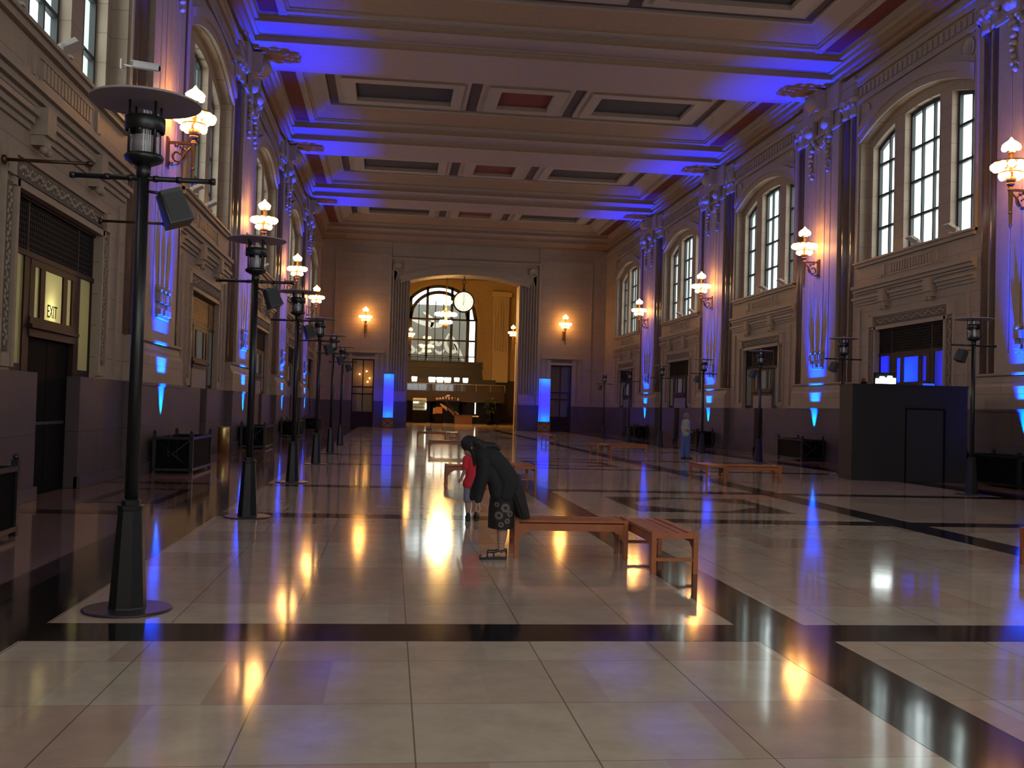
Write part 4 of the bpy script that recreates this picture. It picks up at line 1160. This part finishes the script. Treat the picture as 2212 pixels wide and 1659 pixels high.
for (s, k), lb in PLAB.items():
    y = PIERS[k]; loc = (s*(10.53 if (s, k) == (-1, 1) else 10.60), y, 0); rz = PI/2 if s < 0 else -PI/2
    if firstp: o = planter0; o.location = loc; o.rotation_euler = (0, 0, rz); o['label'] = lb; o['group'] = 'black planters at the pilasters'; firstp = False
    else: o = dup(planter0, loc, rz, lb, 'black planters at the pilasters')
    # narrow blue up-light standing in the planter, grazing the pilaster
    l = lamp('blue_uplight', 'SPOT', (0, 0.33, 0.88), BLUE_W, BLUE, o, shadow_soft_size=0.03, spot_size=math.radians(43), spot_blend=1.0)
    aim(l, (0, 0.035, 1))
    l = lamp('blue_uplight', 'SPOT', (0, 0.33, 0.89), 900.0, (0.0, 0.30, 1.0), o, shadow_soft_size=0.02, spot_size=math.radians(34), spot_blend=0.6)  # second cyan spot, added only to brighten the plinth
    aim(l, (0, 0.20, 1))

# ================================================================== brass bin
t = thing('brass_bin', 'tall polished brass bin standing by the left wall beside the black planter', 'bin', (-11.04, 34.0, 0))
b = MB(); b.lathe([(0.185, 0), (0.185, 0.82), (0.18, 0.84)], n=28); b.build('drum', BRASS, t)
b = MB(); b.lathe([(0.18, 0.84), (0.19, 0.845), (0.175, 0.865), (0.08, 0.87), (0.075, 0.85)], n=28); b.build('rim', BRASS, t)

# ================================================================== blue columns by the arch
WOODB = mat('pale_crate_wood', (0.30, 0.17, 0.11), 0.6, var=0.3, scale=6)
def blue_column(x, y, lb):
    t = thing('lit_blue_column', lb, 'light column', (x, y, 0), 0, 'lit blue columns beside the arch')
    b = MB(); b.box(-0.42, 0.42, -0.42, 0.42, 0.0, 0.74); b.build('crate', WOODB, t)
    f = MB()
    for yy in (-0.45,):
        f.box(-0.46, 0.46, yy, yy+0.04, 0.68, 0.76); f.box(-0.46, 0.46, yy, yy+0.04, 0, 0.08)
        for e in (-1, 1): f.box(e*0.46, e*0.38, yy, yy+0.04, 0, 0.76)
        for e in (-1, 1):
            R = Matrix.Rotation(e*math.atan2(0.6, 0.76), 3, 'Y'); f.obox((0, yy+0.02, 0.38), (0.98, 0.03, 0.07), R)
    f.box(-0.5, 0.5, -0.48, 0.48, 0.74, 0.80)
    f.build('crate_trim', mat('crate_trim_wood', (0.15, 0.07, 0.04), 0.6), t)
    m, nt, bs = nodes_of('blue_scrim_cloth')
    d = nt.nodes.new('ShaderNodeBsdfTranslucent'); d.inputs[0].default_value = (0.75, 0.8, 0.9, 1)
    e = nt.nodes.new('ShaderNodeBsdfDiffuse'); e.inputs[0].default_value = (0.55, 0.6, 0.7, 1)
    mx = nt.nodes.new('ShaderNodeMixShader'); mx.inputs[0].default_value = 0.35
    nt.links.new(d.outputs[0], mx.inputs[1]); nt.links.new(e.outputs[0], mx.inputs[2]); nt.links.new(mx.outputs[0], nt.nodes['Material Output'].inputs['Surface'])
    c = MB(); c.box(-0.40, 0.40, -0.40, 0.40, 0.80, 4.20); c.build('scrim', m, t)
    q = MB()
    q.box(-0.41, 0.41, -0.41, 0.41, 4.19, 4.24)
    for sx in (-1, 1):
        for sy in (-1, 1): q.box(sx*0.415, sx*0.395, sy*0.415, sy*0.395, 0.8, 4.2)
    q.build('corner_frame', STEEL, t)
    lamp('column_lamp', 'POINT', (0, 0.0, 0.92), 17, (0.0, 0.16, 1.0), t, shadow_soft_size=0.08)
    lamp('column_lamp', 'POINT', (0, 0.1, 2.4), 65, (0.004, 0.0, 1.0), t, shadow_soft_size=0.12)
    lamp('column_lamp', 'POINT', (0, 0.0, 4.08), 17, (0.0, 0.16, 1.0), t, shadow_soft_size=0.08)
blue_column(-5.87, 79.7, 'glowing blue column on a crossed crate left of the arch')
blue_column(6.36, 79.4, 'glowing blue column on a crossed crate right of the arch')

# ================================================================== dark booth on the right
BOOTH = mat('dark_grey_booth_panel', (0.022, 0.018, 0.016), 0.6, var=0.25, scale=2, spec=0.2)
t = thing('booth', 'large dark box booth with a flush door against the right wall', 'booth', (8.6, 26.45, 0), math.radians(-9.7))
b = MB(); b.box(-1.66, 1.45, 0.0, 1.3, 0, 2.62); b.build('body', BOOTH, t)
b = MB(); b.box(-1.68, 1.47, -0.02, 1.32, 2.62, 2.66); b.build('top', BOOTH, t)
b = MB(); b.box(-0.18, 0.80, -0.012, 0.005, 0.03, 1.98); d = b.build('door', mat('booth_door_panel', (0.026, 0.021, 0.018), 0.6, spec=0.2), t)
b = MB(); b.box(-0.22, -0.19, -0.03, 0.0, 0.0, 2.0); b.box(0.81, 0.86, -0.03, 0.0, 0.0, 2.0); b.box(-0.22, 0.86, -0.04, 0.0, 1.99, 2.03); b.build('door_trim', BLACK, t)
b = MB(); b.ball((0.72, -0.03, 1.0), 0.03, 8); b.build('knob', STEEL, d)
t = thing('display_light', 'small bright white display light standing on the dark booth', 'lamp', (8.0, 26.95, 2.66))
b = MB(); b.box(-0.3, 0.3, -0.12, 0.12, 0, 0.03); b.build('base', BLACK, t)
b = MB()
for i, (x, h) in enumerate(((-0.22, 0.14), (-0.10, 0.20), (0.02, 0.17), (0.13, 0.22), (0.23, 0.16))): b.box(x-0.05, x+0.055, -0.08, 0.0, 0.03, 0.03+h)
b.build('light_panel', emis('white_display_light', (0.9, 1.0, 0.97), 4.0), t)
b = MB(); b.box(-0.28, 0.3, 0.0, 0.1, 0.03, 0.34); b.build('housing', BLACK, t)
t = thing('warning_light', 'small dark red dome light on the booth corner left of the white light', 'lamp', (7.42, 27.0, 2.66))
b = MB(); b.lathe([(0.09, 0), (0.09, 0.05)], n=12); b.build('base', BLACK, t)
b = MB(); b.lathe([(0.08, 0.05), (0.075, 0.12), (0.04, 0.17), (0, 0.18)], n=12); b.build('dome', mat('red_dome', (0.10, 0.01, 0.01), 0.3), t)
t = thing('flood_light', 'low flood light lying on the booth top, blue-rimmed, right of centre', 'lamp', (9.1, 26.65, 2.66))
b = MB(); b.box(-0.2, 0.2, -0.05, 0.1, 0, 0.07); b.build('housing', STEEL, t)
b = MB(); b.box(-0.17, 0.17, -0.065, -0.05, 0.01, 0.06); b.build('lens', emis('blue_lens', (0.02, 0.05, 1.0), 1.2), t)

# ================================================================== sill flood lights, camera, banner poles
def sill_light(loc, rz, lb):
    t = thing('sill_flood_light', lb, 'flood light', loc, rz, 'flood lights on the window sills')
    b = MB(); b.box(-0.06, 0.06, -0.06, 0.12, 0, 0.05); b.box(-0.20, -0.18, -0.02, 0.02, 0.0, 0.2); b.box(0.18, 0.20, -0.02, 0.02, 0.0, 0.2); b.box(-0.2, 0.2, -0.02, 0.02, 0.0, 0.03); b.build('bracket', WHITE_P, t)
    R = Matrix.Rotation(math.radians(28), 3, 'X')
    b = MB(); b.obox((0, 0.05, 0.2), (0.36, 0.42, 0.10), R, 0, 0.85); b.build('housing', WHITE_P, t)
    b = MB(); b.obox(Vector((0, 0.05, 0.2)) + R @ Vector((0, 0, 0.052)), (0.26, 0.3, 0.01), R); b.build('lens', GLASS_L, t)
    return t
nm = ['', 'nearest', 'second', 'third', 'fourth']
for s in (-1, 1):
    for k in (1, 2, 3, 4):
        for off, w_ in ((-2.75, 'near-side'), (-0.45, 'far-side')):
            sill_light((s*(WX-0.08), BAYS[k]+off, 7.47), PI/2 if s > 0 else -PI/2, '%s small white flood light on the sill of the %s visible %s window' % (w_, nm[k], 'left' if s < 0 else 'right'))
t = thing('security_camera', 'white camera housing sticking out from the left wall above the nearest disc', 'camera', (-WX, 21.75, 8.62), -PI/2)
b = MB(); b.box(-0.05, 0.05, 0, 0.03, -0.1, 0.1); b.tube([(0, 0.02, 0), (0, 0.2, -0.03), (0, 0.28, -0.02)], 0.02, 8); b.build('arm', WHITE_P, t)
b = MB(); R = Matrix.Rotation(math.radians(-6), 3, 'X'); b.obox((0, 0.52, -0.02), (0.12, 0.52, 0.11), R); b.obox((0, 0.50, 0.045), (0.15, 0.58, 0.02), R); b.build('housing', mat('pale_camera_shell', (0.45, 0.42, 0.42), 0.4), t)
b = MB(); b.lathe([(0.05, 0), (0.05, 0.02)], (0, 0.775, -0.045), 12, axis=(0, 1, 0)); b.build('lens', BLACK, t)
for y, lb in ((15.5, 'thin dark banner pole with ball end above the lit left doorway, near corner'), (20.45, 'thin dark banner pole with ball end, partly behind the nearest lamp post')):
    t = thing('banner_pole', lb, 'pole', (-WX+0.065, y, 5.12), 0, 'banner poles over the exit doorway')
    b = MB(); b.lathe([(0.07, 0), (0.07, 0.04), (0.03, 0.06)], n=12, axis=(1, 0, 0)); b.build('wall_plate', BRONZE, t)
    b = MB(); b.cyl((0.03, 0, 0), (1.2, 0, 0.0), 0.026, 10); b.build('rod', BRONZE, t)
    b = MB(); b.ball((1.22, 0, 0), 0.055, 10); b.build('ball_end', BRONZE, t)
# ================================================================== PEOPLE
def solid(name, mb, m, parent, voxel=0.008, smooth=4):
    """fuse overlapping shapes into one continuous surface"""
    tmp = mb.build(name + '_raw', m)
    md = tmp.modifiers.new('r', 'REMESH'); md.mode = 'VOXEL'; md.voxel_size = voxel; md.use_smooth_shade = True
    ms = tmp.modifiers.new('s', 'SMOOTH'); ms.iterations = smooth; ms.factor = 0.5
    dg = bpy.context.evaluated_depsgraph_get()
    me = bpy.data.meshes.new_from_object(tmp.evaluated_get(dg)); old = tmp.data
    bpy.data.objects.remove(tmp); bpy.data.meshes.remove(old)
    me.name = name; me.materials.clear(); me.materials.append(m)
    for p in me.polygons: p.use_smooth = True; p.material_index = 0
    o = bpy.data.objects.new(name, me); COL.objects.link(o); o.parent = parent
    return o
def limb(mb, pts, rs, n=12):
    """tapered chain: pts with radii, refined and round-ended"""
    P = [Vector(p) for p in pts]; Q = []; R = []
    for i in range(len(P)-1):
        for k in range(6):
            t = k/6; Q.append(P[i].lerp(P[i+1], t)); R.append(rs[i]+(rs[i+1]-rs[i])*t)
    Q.append(P[-1]); R.append(rs[-1])
    for i in range(len(Q)): mb.ball(Q[i], R[i], n)
    return mb
def hand(mb, wrist, d, palm_n, thumb_side, sc=1.0, curl=0.35):
    """palm, four fingers and a thumb; d: pointing direction, palm_n: palm normal"""
    w = Vector(wrist); d = Vector(d).normalized(); nrm = Vector(palm_n); nrm = (nrm - d*nrm.dot(d)).normalized(); s = d.cross(nrm)*thumb_side
    for a in range(5):
        for b in (-1, 0, 1): mb.ball(w+d*(0.015+0.017*a)*sc+s*(b*0.022*(0.75+0.06*a))*sc, 0.0155*sc, 8)
    for i, (off, L) in enumerate(((0.030, 0.068), (0.010, 0.077), (-0.010, 0.071), (-0.029, 0.055))):
        p = w+d*0.085*sc+s*off*sc; v = d.copy()
        for seg in range(3):
            ang = curl*(0.6+0.5*seg)+0.06*i; v2 = (v*math.cos(ang)+nrm*math.sin(ang)).normalized()
            q = p+v2*(L*(0.42, 0.32, 0.26)[seg])*sc
            for k in range(5): mb.ball(p.lerp(q, k/4), (0.0095-0.0009*seg)*sc, 8)
            p = q; v = v2
    p = w+d*0.03*sc+s*0.03*sc; v = (d*0.75+s*0.6+nrm*0.25).normalized()
    for seg in range(2):
        q = p+v*(0.036, 0.028)[seg]*sc
        for k in range(5): mb.ball(p.lerp(q, k/4), (0.0115-0.0015*seg)*sc, 8)
        p = q; v = (v+d*0.5+nrm*0.2).normalized()
def head(mb, c, face, up, r=0.1, sc=1.0):
    c = Vector(c); f = Vector(face).normalized(); u = Vector(up); u = (u-f*u.dot(f)).normalized(); s = f.cross(u)
    mb.ball(c, 0.098*sc, 16); mb.ball(c+u*0.02*sc-f*0.015*sc, 0.1*sc, 16)
    mb.ball(c+f*0.03*sc-u*0.055*sc, 0.066*sc, 14); mb.ball(c+f*0.05*sc-u*0.095*sc, 0.035*sc, 10)
    for k in range(4): mb.ball(c+f*(0.092+0.008*k)*sc+u*(0.005-0.012*k)*sc, 0.011*sc, 8)
    for e in (-1, 1): mb.ball(c+s*e*0.095*sc-u*0.01*sc, 0.022*sc, 8, 0, (1, 1, 1.3)); mb.ball(c+f*0.055*sc+s*e*0.045*sc-u*0.025*sc, 0.035*sc, 10)
    mb.ball(c+f*0.083*sc-u*0.062*sc, 0.018*sc, 8)
    return f, u, s
def eyes(c, f, u, s, parent, sc=1.0):
    c = Vector(c)
    for e in (-1, 1):
        b = MB(); b.ball(c+f*0.082*sc+s*e*0.033*sc+u*0.008*sc, 0.011*sc, 8); b.build('eye', mat('eye_dark', (0.02, 0.015, 0.01), 0.2), parent)
def loft(mb, rings, n=40, pleat=0.0, freq=12, mi=0, cap=True):
    """rings of (x, y, z, rx, ry); pleats grow downwards"""
    vs = []; fs = []; N = len(rings)
    for j, (x, y, z, rx, ry) in enumerate(rings):
        for k in range(n):
            a = 2*PI*k/n; w_ = 1+pleat*(j/(N-1))*math.sin(freq*a); vs.append((x+rx*w_*math.cos(a), y+ry*w_*math.sin(a), z))
    for j in range(N-1):
        for k in range(n): k2 = (k+1) % n; fs.append((j*n+k, j*n+k2, (j+1)*n+k2, (j+1)*n+k))
    if cap: fs.append(tuple(range(n)))
    return mb.add(vs, fs, mi, True)
SKIN = mat('fair_skin', (0.42, 0.22, 0.15), 0.5, var=0.12, scale=10)
SKIN2 = mat('man_skin', (0.30, 0.15, 0.10), 0.5, var=0.12, scale=10)
HAIR = mat('black_hair', (0.009, 0.007, 0.006), 0.7, var=0.4, scale=40)

def woman():
    t = thing('person', 'woman in black cardigan and flowered black skirt bending down beside the nearest bench', 'person', (-4.45, 11.45, 0.0016))
    b = MB()
    for e in (-1, 1):
        y = e*0.085; dx = 0.02 if e > 0 else 0.0
        limb(b, [(0.10, y, 0.82), (0.055+dx, y, 0.45), (0.055+dx, y, 0.30), (0.05+dx, y, 0.085)], [0.085, 0.056, 0.056, 0.034])
        limb(b, [(0.075+dx, y, 0.30), (0.07+dx, y, 0.2)], [0.05, 0.035])
        limb(b, [(0.08+dx, y, 0.05), (0.02+dx, y, 0.06), (-0.08+dx, y, 0.042), (-0.145+dx, y, 0.034)], [0.034, 0.038, 0.034, 0.026])
        for q in range(5): limb(b, [(-0.13+dx, y+(q-2)*0.017, 0.034), (-0.175+dx+abs(q-1.2)*0.012, y+(q-2)*0.019, 0.030)], [0.012, 0.010], 8)
    limb(b, [(0.12, 0, 0.86), (0.02, 0, 1.0), (-0.13, 0, 1.14)], [0.14, 0.12, 0.13]); limb(b, [(-0.16, 0, 1.17), (-0.25, 0, 1.21)], [0.055, 0.05])
    for e, wx in ((-1, -0.225), (1, -0.26)):
        y = e*0.175
        limb(b, [(-0.16, e*0.14, 1.15), (-0.175, y, 0.91), (wx, y*0.85, 0.67), (wx+0.003, y*0.85, 0.645)], [0.05, 0.04, 0.028, 0.026])
        hand(b, (wx+0.003, y*0.85, 0.64), (0.22, 0, -1), (-0.9, 0, -0.2), -e, 0.95, 0.45)
    f, u, s = head(b, (-0.315, 0, 1.252), (-0.78, 0, -0.62), (-0.62, 0, 0.78), sc=0.92)
    solid('body', b, SKIN, t, 0.0055, 2)
    eyes((-0.315, 0, 1.252), f, u, s, t, 0.92)
    h = MB(); c = Vector((-0.315, 0, 1.252))
    for (dx, dz, r) in ((0.01, 0.015, 0.106), (0.04, 0.0, 0.1), (0.075, -0.03, 0.085)): h.ball(c+Vector((dx, 0, dz)), r, 14, 0, (1, 1.05, 1))
    h.ball(c+Vector((-0.02, 0, 0.03)), 0.095, 14)
    R = random.Random(9)
    for e in (-1, 1):
        for i in range(7):
            y = e*(0.065+0.012*i); x0 = -0.30+0.02*i+R.uniform(-.01, .01)
            limb(h, [(x0, y, 1.25), (x0+0.02, y*1.1, 1.14), (x0+0.03+R.uniform(-.02, .02), y*1.05, 1.02+R.uniform(0, .07))], [0.035, 0.028, 0.010], 8)
    for i in range(9):
        y = -0.1+0.025*i; limb(h, [(-0.25, y, 1.30), (-0.17, y*1.2, 1.27), (-0.06, y*1.3, 1.27), (0.0, y*1.3, 1.23)], [0.05, 0.045, 0.035, 0.015], 8)
    solid('hair', h, HAIR, t, 0.008, 2)
    CARD = mat('black_cardigan', (0.012, 0.012, 0.013), 0.85, var=0.3, scale=30, bump=0.25)
    k = MB()
    for y in (-0.09, 0, 0.09):
        limb(k, [(-0.17, y*1.25, 1.155), (-0.09, y*1.2, 1.13), (0.02, y*1.2, 1.03), (0.11, y*1.3, 0.90), (0.13, y*1.3, 0.82)], [0.10, 0.125, 0.115, 0.12, 0.115])
        limb(k, [(-0.10, y*1.2, 1.05), (-0.02, y*1.3, 0.86), (0.0, y*1.4, 0.72)], [0.10, 0.09, 0.075])
        limb(k, [(0.13, y*1.4, 0.84), (0.09, y*1.5, 0.72)], [0.115, 0.10])
    limb(k, [(-0.17, 0, 1.19), (-0.21, 0, 1.21)], [0.09, 0.07])
    for e, wx in ((-1, -0.225), (1, -0.26)):
        y = e*0.175
        limb(k, [(-0.14, e*0.13, 1.15), (-0.165, e*0.165, 1.05), (-0.175, y, 0.91), (wx+0.01, y*0.87, 0.73), (wx, y*0.85, 0.665)], [0.085, 0.072, 0.062, 0.05, 0.043])
    solid('cardigan', k, CARD, t, 0.009, 4)
    sk = MB()
    rings = [(0.10, 0, 0.86, 0.15, 0.19), (0.08, 0, 0.70, 0.155, 0.205), (0.06, 0, 0.55, 0.15, 0.21), (0.055, 0, 0.42, 0.145, 0.215), (0.05, 0, 0.345, 0.14, 0.22)]
    loft(sk, rings, 72, 0.02, 11)
    R = random.Random(12)
    for (fx_, fz, r) in ((0.075, 0.585, 0.058), (0.005, 0.50, 0.052), (0.10, 0.44, 0.035), (0.03, 0.40, 0.035), (-0.02, 0.62, 0.03), (0.13, 0.52, 0.04)):
        for q in range(12):
            a = 2*PI*q/12; y = -0.222-0.008*math.cos(q)*0.2
            dx, dz = math.cos(a), math.sin(a)
            def S(px, pz):
                cx = 0.06; rr = (px-cx)/0.15; return (px, -0.213*math.sqrt(max(0.02, 1-rr*rr))-0.011, pz)
            v = [S(fx_+dx*r*0.22, fz+dz*r*0.22), S(fx_+dx*r*0.7-dz*r*0.14, fz+dz*r*0.7+dx*r*0.14), S(fx_+dx*r, fz+dz*r), S(fx_+dx*r*0.7+dz*r*0.14, fz+dz*r*0.7-dx*r*0.14)]
            sk.add(v, [(0, 1, 2, 3)], 1)
    sk.build('skirt', [mat('black_flowered_cloth', (0.016, 0.010, 0.009), 0.8, var=0.5, scale=25), mat('pale_flower_print', (0.22, 0.18, 0.17), 0.8)], t)
    ov = MB(); loft(ov, [(0.12, 0, 0.95, 0.13, 0.17), (0.185, 0, 0.80, 0.115, 0.2), (0.235, 0, 0.66, 0.095, 0.21), (0.275, 0, 0.54, 0.085, 0.22), (0.30, 0, 0.465, 0.075, 0.225)], 72, 0.06, 14)
    ov.build('pleated_overskirt', mat('dark_brown_pleats', (0.014, 0.009, 0.009), 0.8, var=0.4, scale=20), t)
    SAND = mat('black_sandal', (0.008, 0.008, 0.010), 0.5)
    for e in (-1, 1):
        y = e*0.085; dx = 0.02 if e > 0 else 0.0; q = MB()
        q.prism([(0.115+dx, -0.035), (0.115+dx, 0.035), (0.0+dx, 0.04), (-0.12+dx, 0.05), (-0.19+dx, 0.02), (-0.19+dx, -0.03), (-0.12+dx, -0.05), (0.0+dx, -0.04)], lambda a, c, d: (a, y+c, d), 0.0, 0.024)
        for x, r, z in ((-0.10, 0.046, 0.03), (-0.03, 0.046, 0.04), (0.055, 0.044, 0.085)):
            q.tube([(x+dx, y+r*math.cos(a_), z-0.01+r*1.0*math.sin(a_)) for a_ in [PI*i/8 for i in range(9)]], 0.008, 6)
        q.tube([(-0.10+dx, y, 0.075), (-0.03+dx, y-0.03, 0.075), (0.04+dx, y-0.035, 0.10)], 0.008, 6)
        q.tube([(0.11+dx, y, 0.03), (0.115+dx, y, 0.09), (0.07+dx, y-0.035, 0.10)], 0.008, 6)
        q.build('sandal', SAND, t)
woman()

def child():
    t = thing('person', 'child in red shirt and grey shorts walking away beyond the bending woman', 'person', (-4.45, 15.2, 0.0016))
    b = MB()
    limb(b, [(-0.035, 0, 0.54), (-0.035, 0, 0.30), (-0.03, 0.01, 0.20), (-0.025, 0, 0.07)], [0.062, 0.046, 0.045, 0.030])
    limb(b, [(0.075, 0, 0.54), (0.085, 0.09, 0.31), (0.095, 0.06, 0.20), (0.10, 0.02, 0.10)], [0.062, 0.046, 0.045, 0.030])
    for x, y, z in ((-0.025, 0.0, 0.04), (0.10, 0.02, 0.06)): limb(b, [(x, y-0.02, z), (x, y+0.11, z-0.01)], [0.032, 0.028])
    limb(b, [(0.02, 0, 0.56), (0.02, 0.0, 0.75), (0.02, 0, 0.90)], [0.09, 0.085, 0.085]); limb(b, [(0.02, 0, 0.95), (0.03, 0.01, 1.03)], [0.042, 0.04])
    limb(b, [(-0.075, 0, 0.92), (-0.085, -0.03, 0.79), (-0.13, 0.0, 0.66), (-0.135, 0.0, 0.655)], [0.04, 0.033, 0.024, 0.022])
    hand(b, (-0.135, 0, 0.65), (-0.5, 0.1, -0.85), (0.6, 0.5, -0.3), 1, 0.72, 0.35)
    limb(b, [(0.115, 0, 0.92), (0.16, 0.0, 0.79), (0.17, 0.05, 0.66), (0.17, 0.055, 0.65)], [0.04, 0.033, 0.024, 0.022])
    hand(b, (0.17, 0.055, 0.645), (0.05, 0.2, -1), (-1, 0, 0), -1, 0.72, 0.35)
    f, u, s = head(b, (0.03, 0.01, 1.125), (0.1, 1, -0.1), (0, 0.1, 1), sc=0.88)
    solid('body', b, SKIN, t, 0.0055, 2)
    eyes((0.03, 0.01, 1.125), f, u, s, t, 0.88)
    h = MB(); h.ball((0.03, -0.005, 1.145), 0.098, 14); h.ball((0.03, -0.03, 1.11), 0.085, 14); h.ball((0.03, 0.03, 1.17), 0.08, 12); solid('hair', h, mat('brown_hair', (0.05, 0.028, 0.015), 0.5), t, 0.009, 2)
    s_ = MB()
    limb(s_, [(0.02, 0, 0.545), (0.02, 0, 0.75), (0.02, 0, 0.90)], [0.115, 0.105, 0.09]); limb(s_, [(-0.05, 0, 0.925), (0.09, 0, 0.925)], [0.06, 0.06])
    limb(s_, [(-0.02, 0, 0.56), (0.06, 0, 0.56)], [0.105, 0.105])
    limb(s_, [(-0.07, 0, 0.925), (-0.09, -0.02, 0.80)], [0.058, 0.055]); limb(s_, [(0.11, 0, 0.925), (0.155, 0.0, 0.80)], [0.058, 0.055])
    solid('shirt', s_, mat('red_cotton', (0.62, 0.022, 0.032), 0.8, var=0.12, scale=12), t, 0.009, 4)
    p = MB()
    limb(p, [(-0.02, 0, 0.54), (-0.037, 0, 0.33)], [0.085, 0.072]); limb(p, [(0.06, 0, 0.54), (0.085, 0.06, 0.34)], [0.085, 0.072]); limb(p, [(-0.02, 0, 0.56), (0.06, 0, 0.56)], [0.088, 0.088])
    solid('shorts', p, mat('grey_blue_cloth', (0.20, 0.21, 0.26), 0.85, var=0.15, scale=14), t, 0.009, 3)
    for x, y, z in ((-0.025, 0.0, 0.0), (0.10, 0.02, 0.01)):
        q = MB(); limb(q, [(x, y-0.045, z+0.045), (x, y+0.05, z+0.05), (x, y+0.12, z+0.038)], [0.040, 0.044, 0.036]); limb(q, [(x, y-0.03, z+0.09), (x, y, z+0.09)], [0.036, 0.036])
        q.box(x-0.036, x+0.036, y-0.08, y+0.15, z+0.0, z+0.02)
        solid('shoe', q, mat('black_shoe', (0.01, 0.01, 0.01), 0.5), t, 0.007, 2)
child()

def man():
    t = thing('person', 'man in pale green shirt and blue jeans standing near the right wall', 'person', (5.37, 37.2, 0.0016))
    b = MB()
    for e in (-1, 1):
        x = 0.0+e*0.07; y = -e*0.06
        limb(b, [(x*0.9, y, 0.90), (x, y, 0.50), (x-0.01, y, 0.10)], [0.095, 0.062, 0.042])
        limb(b, [(x-0.03, y, 0.06), (x+0.14, y, 0.04)], [0.04, 0.03])
    limb(b, [(0, 0, 0.95), (0, 0, 1.15), (-0.01, 0, 1.35)], [0.13, 0.13, 0.13]); limb(b, [(-0.01, 0, 1.42), (0.01, 0, 1.52)], [0.06, 0.055])
    limb(b, [(-0.02, -0.2, 1.37), (-0.06, -0.24, 1.10), (0.12, -0.14, 1.02), (0.13, -0.135, 1.02)], [0.055, 0.042, 0.03, 0.028]); hand(b, (0.135, -0.13, 1.02), (1, 0.6, 0), (0, 0.5, -0.6), 1, 1.0, 0.4)
    limb(b, [(-0.02, 0.2, 1.37), (-0.06, 0.24, 1.10), (0.12, 0.12, 1.04), (0.13, 0.11, 1.04)], [0.055, 0.042, 0.03, 0.028]); hand(b, (0.135, 0.10, 1.04), (1, -0.6, 0), (0, -0.5, -0.6), -1, 1.0, 0.4)
    f, u, s = head(b, (0.02, 0, 1.615), (1, -0.2, -0.05), (0.05, 0, 1))
    solid('body', b, SKIN2, t, 0.007, 2)
    eyes((0.02, 0, 1.615), f, u, s, t)
    h = MB(); h.ball((0.0, 0, 1.645), 0.105, 14); h.ball((-0.03, 0, 1.61), 0.1, 14); solid('hair', h, mat('grey_hair', (0.16, 0.13, 0.13), 0.6), t, 0.01, 2)
    s_ = MB()
    for y in (-0.07, 0.07): limb(s_, [(0, y, 0.95), (0, y, 1.15), (-0.01, y*1.3, 1.38)], [0.14, 0.14, 0.13])
    for e in (-1, 1): limb(s_, [(-0.02, e*0.18, 1.38), (-0.055, e*0.24, 1.16)], [0.082, 0.07])
    solid('shirt', s_, mat('pale_green_cotton', (0.30, 0.34, 0.29), 0.85, var=0.2, scale=10), t, 0.011, 4)
    p = MB()
    for e in (-1, 1):
        x = e*0.07; y = -e*0.06; limb(p, [(x*0.6, y, 0.90), (x, y, 0.50), (x-0.01, y, 0.12)], [0.13, 0.10, 0.085])
    limb(p, [(0, -0.05, 0.93), (0, 0.05, 0.93)], [0.13, 0.13])
    solid('jeans', p, mat('blue_denim', (0.07, 0.12, 0.30), 0.85, var=0.25, scale=14), t, 0.011, 3)
    for e in (-1, 1):
        x = e*0.07; y = -e*0.06; q = MB(); limb(q, [(x-0.04, y, 0.05), (x+0.06, y, 0.055), (x+0.16, y, 0.042)], [0.05, 0.052, 0.042]); q.box(x-0.09, x+0.2, y-0.04, y+0.04, 0, 0.02)
        solid('shoe', q, mat('dark_red_shoe', (0.03, 0.012, 0.01), 0.5), t, 0.009, 2)
man()
